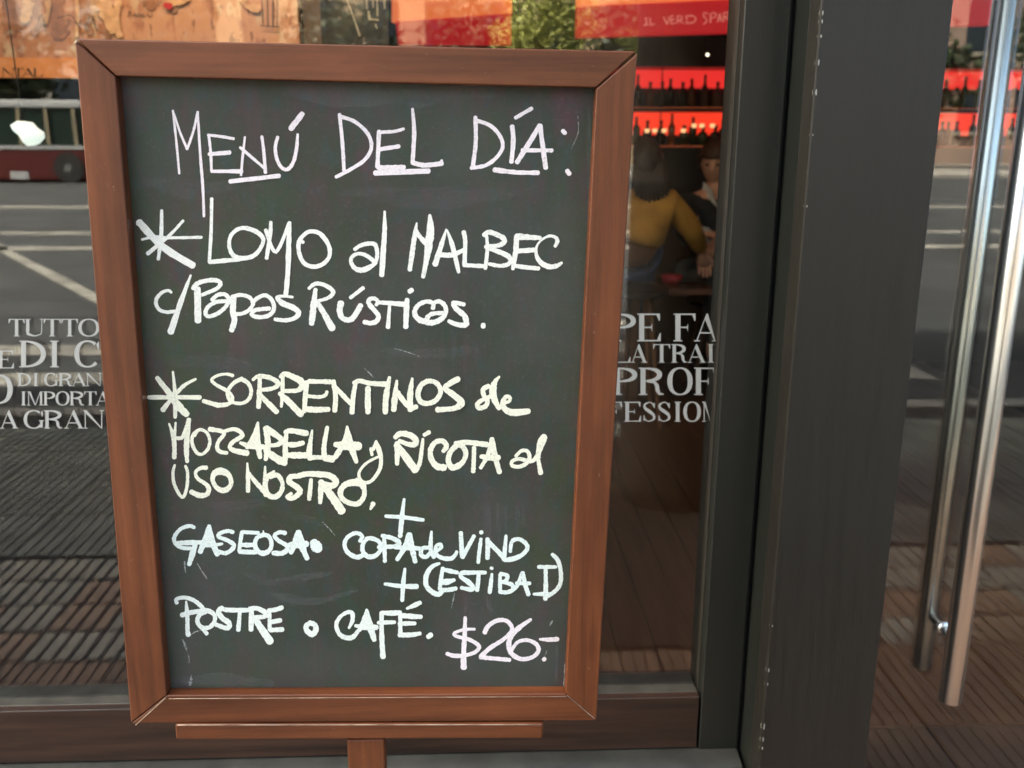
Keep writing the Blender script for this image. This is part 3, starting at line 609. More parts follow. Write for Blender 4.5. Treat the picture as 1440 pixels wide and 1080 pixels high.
# slate
def slate_mat():
    m = bpy.data.materials.new('chalkboard'); m.use_nodes = True; n = m.node_tree; N = n.nodes; L = n.links; b = N['Principled BSDF']
    tc = N.new('ShaderNodeTexCoord')
    def noise(sc, det, st=(1, 1, 1), rg=.6, off=0):
        mp = N.new('ShaderNodeMapping'); mp.inputs['Scale'].default_value = st; mp.inputs['Location'].default_value = (off, off, off)
        L.new(tc.outputs['Object'], mp.inputs[0]); t = N.new('ShaderNodeTexNoise'); t.inputs['Scale'].default_value = sc; t.inputs['Detail'].default_value = det; t.inputs['Roughness'].default_value = rg
        L.new(mp.outputs[0], t.inputs[0]); return t.outputs[0]
    def ramp(s, p0, p1, c0=(0, 0, 0), c1=(1, 1, 1)):
        r = N.new('ShaderNodeValToRGB'); r.color_ramp.elements[0].position = p0; r.color_ramp.elements[1].position = p1
        r.color_ramp.elements[0].color = (*c0, 1); r.color_ramp.elements[1].color = (*c1, 1); L.new(s, r.inputs[0]); return r.outputs[0]
    def mix(f, a, c, mode='MIX'):
        x = N.new('ShaderNodeMixRGB'); x.blend_type = mode
        for i, v in ((0, f), (1, a), (2, c)):
            if isinstance(v, (int, float)): x.inputs[i].default_value = v
            elif isinstance(v, tuple): x.inputs[i].default_value = (*v, 1)
            else: L.new(v, x.inputs[i])
        return x.outputs[0]
    base = (.033, .041, .026)
    c = mix(ramp(noise(3.2, 4), .40, .62), base, (.031, .043, .036))         # bluish clouds
    c = mix(ramp(noise(4.5, 5, off=5), .46, .66), c, (.038, .053, .023))      # olive clouds
    k = mix(1.0, ramp(noise(26, 4, (1, 1, .45), off=9), .48, .66), ramp(noise(2.2, 2, off=2), .36, .56), 'MULTIPLY')
    c = mix(k, c, (.074, .036, .046))                                        # plum smears of old chalk
    c = mix(mix(1.0, ramp(noise(24, 5, (1, 1, .35), off=14), .50, .70), (.6, .6, .6), 'MULTIPLY'), c, (.022, .052, .026))
    c = mix(mix(1.0, ramp(noise(70, 5, (1, 1, .5), .7, 21), .50, .62), (.5, .5, .5), 'MULTIPLY'), c, (.058, .034, .040))
    c = mix(mix(1.0, ramp(noise(55, 5, (1, 1, .5), .7, 31), .52, .62), (.5, .5, .5), 'MULTIPLY'), c, (.026, .056, .056))
    c = mix(mix(1.0, ramp(noise(2.1, 5, off=41), .47, .66), (1.0, 1.0, 1.0), 'MULTIPLY'), c, (.060, .066, .060))
    s = mix(1.0, ramp(noise(1, 6, (90, 90, 5), .7, 3), .48, .75), ramp(noise(5, 3, off=7), .45, .7), 'MULTIPLY')
    c = mix(mix(1.0, s, (.5, .5, .5), 'MULTIPLY'), c, (.075, .072, .075))        # wiped vertical streaks
    c = mix(mix(1.0, ramp(noise(200, 4, off=1), .56, .76), (.28, .28, .28), 'MULTIPLY'), c, (.12, .12, .115))   # chalk dust grain
    L.new(c, b.inputs['Base Color'])
    b.inputs['Roughness'].default_value = .52; b.inputs['Specular IOR Level'].default_value = .45
    bb = N.new('ShaderNodeBump'); bb.inputs['Strength'].default_value = .12; bb.inputs['Distance'].default_value = .0006
    L.new(noise(400, 4), bb.inputs['Height']); L.new(bb.outputs[0], b.inputs['Normal'])
    return m
sc = [bp(*p, 0) - BN * D for p in ((140, 90), (862, 100), (815, 992), (212, 995))]
mb = MB().add([*sc, *[v - BN * .006 for v in sc]], [(0, 1, 2, 3), (7, 6, 5, 4), (0, 4, 5, 1), (1, 5, 6, 2), (2, 6, 7, 3), (3, 7, 4, 0)])
slate = mb.build('slate', slate_mat(), board)
def chalk_mat(name, c, grain=.12, alpha=(1.0, .32)):
    m = mat(name, c, rough=.95, spec=.1, var=grain * .6, scale=300, bump=.12, bscale=500)
    n = m.node_tree; N = n.nodes; L = n.links; tc = N.new('ShaderNodeTexCoord')
    def nz(sc, p0, p1):
        t = N.new('ShaderNodeTexNoise'); t.inputs['Scale'].default_value = sc; t.inputs['Detail'].default_value = 5; L.new(tc.outputs['Object'], t.inputs[0])
        r = N.new('ShaderNodeMapRange'); r.inputs[1].default_value = p0; r.inputs[2].default_value = p1; L.new(t.outputs[0], r.inputs[0]); return r.outputs[0]
    mu = N.new('ShaderNodeMath'); mu.operation = 'MULTIPLY'; L.new(nz(380, .50, .72), mu.inputs[0]); L.new(nz(28, .36, .66), mu.inputs[1])
    iv = N.new('ShaderNodeMath'); iv.operation = 'MULTIPLY_ADD'; iv.inputs[1].default_value = -alpha[1]; iv.inputs[2].default_value = alpha[0]; iv.use_clamp = True
    L.new(mu.outputs[0], iv.inputs[0]); L.new(iv.outputs[0], N['Principled BSDF'].inputs['Alpha']); return m
CH = {'pink': chalk_mat('chalk_pink', (.93, .85, .88)), 'cream': chalk_mat('chalk_cream', (.93, .93, .87)), 'ivory': chalk_mat('chalk_ivory', (.94, .93, .77)),
      'blue': chalk_mat('chalk_pale_blue', (.84, .93, .89)), 'white': chalk_mat('chalk_white', (.88, .94, .88)), 'dust': chalk_mat('chalk_dust', (.40, .42, .41), .4, (.75, 1.6)), 'smear': chalk_mat('chalk_smear', (.30, .27, .30), .3, (.07, .22)), 'smear2': chalk_mat('chalk_smear_pale', (.40, .42, .44), .3, (.08, .22))}
def stroke(mb, crop, wd, pts, lay, jit=.07, k=1.0):
    ox, oy, s = crop; P = [tuple(float(q) for q in p.split(',')) for p in pts.split()]
    ws = wd if isinstance(wd, list) else [wd]; Q = []
    for i, (x, y) in enumerate(P):
        t = i / (len(P) - 1) * (len(ws) - 1); a = int(t); b_ = min(a + 1, len(ws) - 1)
        Q.append((ox + x / s, oy + y / s, (ws[a] + (ws[b_] - ws[a]) * (t - a)) / s * k))
    sub = 7 if len(Q) > 2 else 9
    rb = ribbon_px(smooth_path(Q, sub), jit); vs = []; n = len(rb)
    for i, (l, r) in enumerate(rb):
        off = -D + .00016 + lay * .00006 + .00005 * i / n
        vs += [bp(l[0], l[1], off), bp(r[0], r[1], off)]
    mb.add(vs, [(2 * i, 2 * i + 1, 2 * i + 3, 2 * i + 2) for i in range(n - 1)])
    mb.add([], [])
for colr, strokes in WORDS:
    mb = MB()
    for i, (crop, wd, pts) in enumerate(strokes): stroke(mb, crop, wd, pts, i, jit=.09, k=1.03)
    pobj('chalk_word', mb.v, mb.f, CH[colr], board)
mb = MB()
for i, (crop, wd, pts) in enumerate(DUST): stroke(mb, crop, wd, pts, i % 6, jit=.5, k=.8)
o = pobj('chalk_smudge', mb.v, mb.f, CH['dust'], board); o['kind'] = 'stuff'
SMEAR = [('smear', (CL, [30,60,40], '880,700 870,860 885,1010')), ('smear', (CL, [20,40,26], '960,690 965,840 960,1000')), ('smear2', (CL, [8,14,10], '1025,720 1028,850 1022,1000')), ('smear', (CL, [30,46,30], '1120,720 1125,840 1110,960')),
 ('smear', (CL, [20,30,20], '1180,730 1175,820 1185,900')), ('smear', (CL, [26,40,26], '560,740 570,860 590,960')), ('smear2', (CN, [40,90,60,30], '10,760 180,800 450,820 800,720')), ('smear2', (CN, [20,60,30], '60,620 300,600 560,560')),
 ('smear', (CN, [30,80,40], '-250,560 -60,640 160,660')), ('smear', (CN, [20,70,30], '160,40 360,70 560,170')), ('smear2', (CO, [20,50,30], '620,700 640,780 660,860')), ('smear', (CO, [20,60,34], '420,690 440,770 410,850')), ('smear2', (C2, [60,140,80], '-200,30 300,50 900,20')),
 ('smear', (C1, [40,110,50], '200,560 420,620 700,600')), ('smear', (C2, [40,110,60], '100,560 500,600 1000,570')), ('smear2', (CP, [40,120,60], '100,880 500,850 1000,890')), ('smear', (CG, [60,160,80], '300,90 700,60 1200,110')), ('smear', (CJ, [40,120,60], '500,1040 800,1060 1200,1010')),
 ('smear2', (CR, [20,40,26], '1300,300 1320,500 1310,760')), ('smear2', (C2, [10,30,16], '1395,120 1398,500 1392,900')), ('smear', (CF, [60,130,60], '200,960 700,980 1200,930'))]
for i, (kk, (crop, wd, pts)) in enumerate(SMEAR):
    mb = MB(); stroke(mb, crop, wd, pts, 0, jit=.25)
    mb.v = [tuple(Vector(v_) - BN * (.00006 - .000003 * i)) for v_ in mb.v]
    o = pobj('wiped_smear', mb.v, mb.f, CH[kk], board)
# ledge, post and foot
lc = [bp(*p, .004) for p in ((245.5, 1019), (764.5, 1018.5), (763.5, 1039.5), (247, 1041))]
vs = lc + [v - BN * .036 for v in lc]
MB().add(vs, [(0, 1, 2, 3), (7, 6, 5, 4), (0, 4, 5, 1), (1, 5, 6, 2), (2, 6, 7, 3), (3, 7, 4, 0)]).build('ledge', M_wood_h, board, bevel=.004)
M_wear_highlight = mat('worn_highlight_wood', (.20, .115, .07), rough=.7, col2=(.48, .36, .27), scale=30)  # pale edge strips: partly worn wood, partly painted edge highlights
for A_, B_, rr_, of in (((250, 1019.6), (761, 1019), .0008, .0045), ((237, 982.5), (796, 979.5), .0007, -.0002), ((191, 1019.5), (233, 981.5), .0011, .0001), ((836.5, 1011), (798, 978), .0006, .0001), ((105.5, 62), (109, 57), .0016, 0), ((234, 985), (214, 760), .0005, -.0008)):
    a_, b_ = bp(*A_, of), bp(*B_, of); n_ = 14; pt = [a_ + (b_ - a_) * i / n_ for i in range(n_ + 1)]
    MB().tube(pt, [rr_ * random.uniform(.55, 1.25) for _ in pt], 6).build('worn_highlight_edge', M_wear_highlight, board, smooth=True)
pl = bp(488.5, 1060, -.006); pr = bp(541, 1060, -.006); zt = lc[2].z - .0005
MB().box((pl.x, pl.y, .03), (pr.x, pl.y + .03, zt)).build('post', M_wood_v, board, bevel=.003)
cxp = (pl.x + pr.x) / 2
MB().box((cxp - .022, pl.y + .030, .25), (cxp + .022, pl.y + .055, 1.45)).build('rear_strut', M_wood_v, board, bevel=.003)
MB().prism([(cxp - .26, 0), (cxp + .26, 0), (cxp + .24, .035), (cxp + .03, .06), (cxp - .03, .06), (cxp - .24, .035)], pl.y - .001 - .03, pl.y - .001).build('foot', M_wood_h, board, bevel=.003)
MB().prism([(pl.y - .25, 0), (pl.y + .27, 0), (pl.y + .25, .03), (pl.y - .23, .03)], cxp - .02, cxp + .02, axis=0).build('foot', M_wood_h, board, bevel=.003)
# ---------------------------------------------------------------- inside the cafe
M_floor = mat('wood_floor', (.075, .035, .018), rough=.4, col2=(.12, .055, .028), scale=3, stretch=(9, 1, 1), bump=.2)
M_inwall = mat('dark_interior', (.035, .022, .018), rough=.8, var=.3, scale=2)
fl = box('floor', (-7, .07, -.2), (7, 7, 0), M_inwall); meta(fl, kind='structure')
k = 0; fme = None
for i in range(-3, 26):
    x = i * .12
    o = box('plank', (-.0585, -2.9, 0), (.0585, 2.9, .006), M_floor, fl) if fme is None else bpy.data.objects.new('plank', fme)
    if fme is None: fme = o.data
    else: COL.objects.link(o); o.parent = fl
    o.location = (x, 3.2, .0005 + random.uniform(0, .0012))
o = box('wall', (-7, 6.9, 0.003), (7, 7.1, 3.145), M_inwall, front); o = box('wall', (-7.1, .31, 0.003), (-6.9, 6.89, 3.145), M_inwall, front); o = box('wall', (6.9, .31, 0.003), (7.1, 6.89, 3.145), M_inwall, front)
cl = box('ceiling', (-7.1, .302, 3.02), (7.1, 7.1, 3.149), M_inwall); meta(cl, kind='structure')

# printed hanging panel, left
M_print = None
def print_mat():
    m = bpy.data.materials.new('old_engraving_print'); m.use_nodes = True; n = m.node_tree; N = n.nodes; L = n.links; b = N['Principled BSDF']
    tc = N.new('ShaderNodeTexCoord')
    def noise(sc, st, det=5, off=0):
        mp = N.new('ShaderNodeMapping'); mp.inputs['Scale'].default_value = st; mp.inputs['Location'].default_value = (off,) * 3
        L.new(tc.outputs['Object'], mp.inputs[0]); t = N.new('ShaderNodeTexNoise'); t.inputs['Scale'].default_value = sc; t.inputs['Detail'].default_value = det; L.new(mp.outputs[0], t.inputs[0]); return t.outputs[0]
    def ramp(s, p0, p1):
        r = N.new('ShaderNodeValToRGB'); r.color_ramp.elements[0].position = p0; r.color_ramp.elements[1].position = p1; L.new(s, r.inputs[0]); return r.outputs[0]
    def mix(f, a, c):
        x = N.new('ShaderNodeMixRGB'); L.new(f, x.inputs[0])
        for i, v in ((1, a), (2, c)):
            if isinstance(v, tuple): x.inputs[i].default_value = (*v, 1)
            else: L.new(v, x.inputs[i])
        return x.outputs[0]
    c = mix(ramp(noise(7, (1, 1, .5)), .47, .53), (.56, .27, .15), (.47, .20, .10))
    c = mix(ramp(noise(9, (1.5, 1, .5), 6, 4), .55, .60), c, (.40, .16, .09))
    c = mix(ramp(noise(12, (1.5, 1, .5), 6, 8), .58, .64), c, (.56, .36, .22))
    c = mix(ramp(noise(24, (2, 1, .8), 6, 11), .60, .66), c, (.28, .12, .07))
    L.new(c, b.inputs['Base Color']); b.inputs['Roughness'].default_value = .6
    return m
YP = 1.6
a = at(-60, 109, YP); b_ = at(424, 109, YP); zmid = at(60, 81, YP).z
pan = empty('printed_panel', (a.x, YP, a.z)); meta(pan, 'long orange lit panel printed with old engravings, hanging behind the window', 'panel')
box('panel_board', (a.x, YP, zmid), (b_.x, YP + .05, 2.75), print_mat(), pan)
box('lower_band', (a.x, YP - .006, a.z), (at(420, 100, YP).x, YP + .052, zmid - .001), mat('amber_band', (.72, .26, .08), rough=.5, var=.12, scale=3), pan)
M_ink = mat('printing_ink', (.03, .018, .012), rough=.7)
M_cream_ink = mat('cream_print', (.60, .33, .17), rough=.7, var=.2, scale=40); M_brown_ink = mat('brown_print', (.33, .13, .065), rough=.7, var=.3, scale=30)
def flat(name, strokes, m, par, Y, jit=.1, caps=True):
    mb = MB()
    for j, (ws, pts) in enumerate(strokes):
        P = [tuple(float(q) for q in p.split(',')) for p in pts.split()]; ws = ws if isinstance(ws, list) else [ws]; Q = []
        for i, (x, y) in enumerate(P):
            t = i / (len(P) - 1) * (len(ws) - 1); a_ = int(t); c_ = min(a_ + 1, len(ws) - 1); Q.append((x, y, ws[a_] + (ws[c_] - ws[a_]) * (t - a_)))
        rb = ribbon_px(smooth_path(Q, 5), jit, caps); vs = []
        for l, r in rb: vs += [at(*l, Y - .0004 * (j % 9)), at(*r, Y - .0004 * (j % 9))]
        mb.add(vs, [(2 * i, 2 * i + 1, 2 * i + 3, 2 * i + 2) for i in range(len(rb) - 1)])
    o = pobj(name, mb.v, mb.f, m, par); o['kind'] = 'stuff'; return o
# dark capitals NTAL on the band
mb = MB()
for c, x0, x1 in (('N', 3, 20), ('T', 19, 33), ('A', 31, 48), ('L', 47, 60)): letter(c, x0, x1, 95.5, 108, Y=YP - .0075, into=mb)
pobj('lettering', mb.v, mb.f, M_ink, pan)
flat('lettering', [(.9, '180,24 181,17 184,18 183,22'), (.9, '186,23 189,20 191,23 192,20'), (.9, '194,24 194,20 197,20 198,24'), (.9, '203,20 200,21 201,24 204,23'), (.9, '206,21 209,20 210,24 213,22 214,18')], M_ink, pan, YP - .002)
flat('figure', [([20, 26, 22], '12,4 18,22 14,44'), ([14, 9, 8, 12], '52,2 50,18 56,30 48,46'), ([22, 18, 26], '82,-6 80,20 84,46'), ([12, 16, 10], '122,2 120,24 128,46'), ([10, 14], '204,3 214,7'), ([14, 18, 10], '150,10 146,28 152,52'), ([9, 12], '246,-6 244,14')], M_brown_ink, pan, YP - .003, .25)
flat('figure', [([10, 16, 12], '36,-4 40,10 34,28'), ([12, 6, 10], '66,-6 68,14 62,30'), ([6, 5, 5], '108,-8 109,26 108,50'), ([14, 20, 10], '140,-4 148,12 158,44'), ([12, 7, 9], '166,2 164,26 168,50'), ([9, 13], '236,6 262,-3'), ([10, 7, 12], '340,-4 346,8 362,12')], M_cream_ink, pan, YP - .008, .25)
flat('figure', [([1.6, 1.4], '368,-5 370,34'), ([1.6, 1.4], '376,-5 377,36'), ([1.6, 1.4], '384,-5 384,38'), ([1.6, 1.4], '390,-5 390,36'), ([1.5, 1.5], '366,36 393,38'), ([1.2, 1.2], '50,45 58,20 64,44'), ([1.2, 1.2], '80,26 100,22 112,40'), ([1.3, 1.3], '120,40 128,22 136,44')], M_ink, pan, YP - .012, .2)
flat('figure', [([8, 9], '233,7 239,9')], mat('red_print', (.5, .02, .03)), pan, YP - .013)
# slim column and dark print
Yc = 1.72; c0 = at(424, 40, Yc).x; c1 = at(456, 40, Yc).x
o = box('column', (c0 + .004, Yc, 0), (c1, Yc + .12, 3.02), mat('taupe_column', (.20, .14, .105), rough=.8, var=.25, scale=14, stretch=(3, 1, .5)), front)
dp = empty('dark_poster', (c1 + .1, Yc, 1.8)); meta(dp, 'dark printed poster with pale gothic window tracery beside the red fascia', 'poster')
q = at(456.5, 130, Yc), at(549, 130, Yc)
box('poster_board', (q[0].x, Yc - .01, 1.75), (q[1].x, Yc + .015, 2.7), mat('dark_print', (.012, .014, .012), rough=.6, col2=(.05, .04, .03), scale=28), dp)
flat('figure', [([2.2, 2.6], '515,-4 516,12'), ([2.6, 3], '518,16 520,26'), ([2.4, 2.4], '530,-4 531,22'), ([2.6, 2.2], '519,27 532,28'), ([2.0, 2.0], '524,-2 525,10'), ([1.3, 1.6, 2.2], '486,-4 494,16 506,50'), ([1.6, 2], '528,34 530,40'), ([2, 2], '540,-4 541,12')], mat('pale_print', (.50, .44, .32), var=.3, scale=60), dp, Yc - .013, .3)

# red fascia boxes over the bar
def lit(name, c, s, dif=None): return mat(name, dif or tuple(x * .6 for x in c), rough=.5, emit=c, estr=s * .16)
M_red = lit('lit_red_acrylic', (.72, .012, .022), .50, (.4, .015, .02)); M_org = lit('lit_amber_edge', (1.0, .21, .06), .80); M_pink = mat('pink_paint', (.95, .42, .36), rough=.6, emit=(.9, .35, .3), estr=.06)
def fascia(lbl, pts_red, pts_org, Y0, Y1, name='fascia_sign'):
    """pts: four photo corners (tl,tr,br,bl); left edge stands at depth Y0, right edge at Y1"""
    def quad(P, dy): return [at(*P[0], Y0 + dy), at(*P[1], Y1 + dy), at(*P[2], Y1 + dy), at(*P[3], Y0 + dy)]
    root = empty(name, tuple(at(*pts_red[3], Y0))); meta(root, lbl, 'sign')
    for nm, P, m, dy in (('face', pts_red, M_red, 0), ('lit_edge', pts_org, M_org, -.012)):
        a4 = quad(P, dy); b4 = [v + Vector((0, .09, 0)) for v in a4]
        MB().add(a4 + b4, [(0, 1, 2, 3), (7, 6, 5, 4), (0, 4, 5, 1), (1, 5, 6, 2), (2, 6, 7, 3), (3, 7, 4, 0)]).build(nm, m, root)
    return root
f1 = fascia('red lit fascia box with a slanting amber edge, left of the dark gap', [(556, 28), (719, 14), (719, 62), (560, 62)], [(551, -30), (720, -30), (720, 18), (551, 30)], 3.7, 3.3)
f2 = fascia('red lit fascia box with hand written white words, right of the dark gap', [(812, 9), (1400, -18), (1400, 34), (811, 52)], [(812, -4), (1400, -34), (1400, -19), (812, 8)], 3.6, 2.9)
def fw(px, py):   # point on the face of the long fascia
    t = (px - 811) / (1400 - 811)
    A = at(811, 30, 3.6); B = at(1400, 20, 2.9); d = ray(px, py); n = Vector((B - A)); n = Vector((-n.y, n.x, 0)).normalized()
    return EYE + d * ((A - n * .0 - EYE).dot(n) / d.dot(n))
ox, oy = 700, 0; WDS = [MB(), MB(), MB()]
for j, s_ in enumerate(['826,108 836,102 834,140', '820,142 846,138', '856,100 858,138', '858,140 880,136', '934,96 952,136 962,94', '988,90 974,92 976,132 1000,128', '976,112 994,108', '1012,130 1012,92 1034,92 1034,108 1014,114', '1020,114 1044,130', '1062,92 1064,130', '1056,92 1090,88 1112,100 1108,120 1084,130 1060,130',
                        '1180,76 1160,74 1158,92 1172,104 1172,124 1156,136', '1196,128 1198,78 1222,74 1226,92 1200,102', '1236,124 1248,80', '1250,78 1256,122', '1238,106 1258,104', '1270,122 1272,76 1296,72 1298,88 1274,96', '1280,98 1304,118', '1318,70 1322,114', '1312,112 1330,108']):
    mb = WDS[0 if j < 2 else 1 if j < 11 else 2]
    P = [tuple(float(q) / 4 for q in p.split(',')) for p in s_.split()]
    rb = ribbon_px(smooth_path([(ox + x, oy + y, 1.5) for x, y in P], 5), .3); vs = []
    for l, r in rb:
        for e in (l, r): p = fw(*e); vs.append(p + (EYE - p).normalized() * (.004 + .0004 * (j % 4)))
    mb.add(vs, [(2 * i, 2 * i + 1, 2 * i + 3, 2 * i + 2) for i in range(len(rb) - 1)])
for mb in WDS: pobj('lettering', mb.v, mb.f, M_pink, f2)

# back bar with two lit shelves
YB = 5.2
bar = empty('bar_shelving', (at(960, 200, YB).x, YB, 0)); meta(bar, 'tall bar shelving with two glowing red light bands behind bottles', 'shelf')
X0 = at(820, 150, YB).x; X1 = at(1520, 150, YB).x
M_black = mat('black_lacquer', (.012, .010, .010), rough=.35)
Z = lambda py: at(960, py, YB).z
M_led1 = lit('red_led_upper', (.95, .035, .03), 1.0); M_led2 = lit('red_led_lower', (1.0, .05, .02), 1.15)
box('back_panel', (X0, YB + .10, .02), (X1, YB + .14, 2.9), M_black, bar)
box('light_band', (X0, YB + .085, Z(123)), (X1, YB + .099, Z(97.5)), M_led1, bar)
box('light_band', (X0, YB + .085, Z(190)), (X1, YB + .099, Z(156)), M_led2, bar)
SH = [Z(153), Z(206)]
for z in SH: box('shelf_board', (X0, YB - .22, z - .025), (X1, YB + .098, z), M_black, bar)
for z in SH: box('added_bottle_glow', (X0, YB - .17, z + .001), (X1, YB - .155, z + .006), lit('added_warm_glow', (.8, .16, .05), .45), bar)  # made-up glowing strips, added to brighten the bottles
box('shelf_board', (X0, YB - .2, Z(97)), (X1, YB + .098, Z(90)), M_black, bar)
box('counter', (X0, YB - .9, .01), (X1, YB - .3, 1.05), mat('bar_front', (.03, .014, .01), rough=.4), bar)
prof = {
 'wine': [(.036, 0), (.037, .18), (.034, .20), (.014, .235), (.0135, .30), (.015, .302), (.015, .31)],
 'spirit': [(.042, 0), (.043, .15), (.040, .17), (.015, .20), (.014, .25), (.017, .251), (.017, .275)],
 'squat': [(.05, 0), (.052, .11), (.045, .14), (.016, .16), (.016, .20), (.02, .202), (.02, .225)],
 'tall': [(.03, 0), (.031, .21), (.013, .25), (.012, .33), (.014, .332), (.014, .345)]}
cols = {'green': ((.02, .05, .018), 'dark green'), 'amber': ((.16, .06, .01), 'amber'), 'clear': ((.18, .16, .14), 'pale clear'), 'black': ((.012, .010, .010), 'near black')}
Mb = {k_: mat('bottle_' + k_, v_[0], rough=.12, spec=.8) for k_, v_ in cols.items()}
meshes = {}; random.seed(11)
vis_x = [(at(893, 150, YB).x, at(1032, 150, YB).x), (at(1318, 150, YB).x, at(1440, 150, YB).x)]
for si, z in enumerate(SH):
    for x0, x1 in vis_x:
        x = x0
        while x < x1:
            kd = random.choice(list(prof)); cl_ = random.choice(list(cols))
            key = (kd, cl_)
            sc_ = .80; sz_ = .66
            if key not in meshes:
                b = MB().lathe((0, 0, 0), [(r * sc_, h * sz_) for r, h in prof[kd]]); o = b.build('bottle', Mb[cl_], smooth=True); meshes[key] = o.data
            else: o = bpy.data.objects.new('bottle', meshes[key]); COL.objects.link(o)
            o.location = (x, YB - .08 + random.uniform(-.05, .04), z + .0005)
            meta(o, '%s %s bottle on the %s red-lit bar shelf' % (cols[cl_][1], {'wine': 'wine', 'spirit': 'spirit', 'squat': 'squat', 'tall': 'slim tall'}[kd], ('upper', 'lower')[si]), 'bottle', '%s bottles along the %s bar shelf' % (cols[cl_][1] + ' ' + kd, ('upper', 'lower')[si]))
            x += random.uniform(.062, .10)
# small spot bulbs
M_bulb = lit('warm_bulb', (1.0, .82, .6), 6)
for (px, py, Y, rr, lb) in [(995, 77, 4.6, .008, 'tiny white ceiling spot glowing above the upper bar shelf'), (927, 210, 4.4, .007, 'tiny spot glowing below the lower bar shelf, near the dark hair')]:
    p = at(px, py, Y); l_ = empty('spot_lamp', tuple(p)); meta(l_, lb, 'lamp')
    MB().lathe(p - Vector((0, 0, rr)), [(.001, 0), (rr, rr * .5), (rr, rr * 1.2), (rr * .5, rr * 2)], 10).build('bulb', M_bulb, l_, smooth=True)
    MB().tube([p + Vector((0, 0, rr)), Vector((p.x, p.y, 3.02))], .004, 8).build('stem', M_black, l_)
# glowing glasses standing in for bottle glints on the lower shelf edge
for px in (910, 921, 934, 961, 976, 987, 1002): 
    p = at(px, 184 if px < 970 else 177, YB - .2); 
    o = MB().lathe(p - Vector((0, 0, .012)), [(.012, 0), (.016, .004), (.018, .022), (.014, .026)], 10).build('glint_glass', lit('glint_glow', (1.0, .5, .22), 1.6), smooth=True)
    meta(o, 'small glowing glass standing in for a bottle glint along the lower red-lit shelf', 'glint', 'glint glasses on the lower bar shelf')
# warm interior lamps that light the printed panel (real fittings near the ceiling)
def spot(loc, target, watt, color, lbl, size=1.0):
    r = empty('ceiling_spotlight', loc); meta(r, lbl, 'lamp'); d = (Vector(target) - Vector(loc)).normalized(); p = Vector(loc)
    MB().tube([p - d * .09, p - d * .02], [.03, .045], 16).build('housing', M_black, r)
    MB().tube([p - d * .06, Vector((loc[0], loc[1], 3.02))], .008, 8).build('stem', M_black, r)
    L_ = bpy.data.lights.new('beam', 'SPOT'); L_.energy = watt; L_.color = color; L_.spot_size = size; L_.spot_blend = .6; L_.shadow_soft_size = .03
    o = bpy.data.objects.new('beam', L_); COL.objects.link(o); o.parent = r; o.rotation_euler = (-d).to_track_quat('Z', 'Y').to_euler(); o.location = d * .01
for x in (-1.35, -.55): spot((x, .75, 2.85), (x, 1.6, 2.15), 10.0, (1, .70, .42), 'black ceiling spotlight aimed at the %s part of the orange printed panel' % ('left' if x < -1 else 'right'), 1.5)
spot((1.2, 2.2, 2.95), (1.05, 3.6, 1.0), 2.4, (1, .72, .45), 'black ceiling spotlight over the table of the two guests', 1.1)

# hanging pale glass shade seen at the left edge
p = at(32, 184, 1.2)
sh = empty('pendant_lamp', tuple(p)); meta(sh, 'tilted white glowing glass shade hanging at the left edge of the window', 'lamp')
M_shade = lit('glowing_glass', (.90, 1.0, .90), 1.0, (.8, .8, .75))
v = []; out = [(14, 176), (24, 170), (36, 172), (43, 180), (52, 186), (53, 194), (46, 202), (38, 205), (32, 200), (26, 190), (18, 184)]
fr = [at(x, y, 1.2) for x, y in out]; bk = [at(x, y, 1.2) + Vector((0, .05, 0)) for x, y in out]; n_ = len(out); cc = sum(fr, Vector()) / n_
MB().add([cc + Vector((0, -.02, 0))] + fr + bk + [cc + Vector((0, .07, 0))], [(0, 1 + i, 1 + (i + 1) % n_) for i in range(n_)] + [(1 + i, 1 + n_ + i, 1 + n_ + (i + 1) % n_, 1 + (i + 1) % n_) for i in range(n_)] + [(2 * n_ + 1, 1 + n_ + (i + 1) % n_, 1 + n_ + i) for i in range(n_)]).build('shade', M_shade, sh, smooth=True)
MB().tube([cc + Vector((-.01, .02, .02)), Vector((cc.x - .03, cc.y + .02, 3.02))], .002, 6).build('cord', M_black, sh)

# ---------------------------------------------------------------- people: skin-modifier bodies
def skin(name, verts, edges, radii, m, parent=None, sub=2, off=(0, 0, 0)):
    me = bpy.data.meshes.new(name); me.from_pydata([Vector(v) - Vector(off) for v in verts], edges, []); o = bpy.data.objects.new(name, me); COL.objects.link(o)
    md = o.modifiers.new('s', 'SKIN'); md.use_smooth_shade = True
    for i, r in enumerate(radii):
        rr = r if isinstance(r, tuple) else (r, r); me.skin_vertices[0].data[i].radius = rr; me.skin_vertices[0].data[i].use_root = (i == 0)
    o.modifiers.new('d', 'SUBSURF').levels = sub
    dg = bpy.context.evaluated_depsgraph_get(); nm = bpy.data.meshes.new_from_object(o.evaluated_get(dg)); bpy.data.objects.remove(o)
    nm.materials.clear(); nm.materials.append(m); o = bpy.data.objects.new(name, nm); COL.objects.link(o)
    for p_ in nm.polygons: p_.use_smooth = True
    if parent: o.parent = parent
    return o
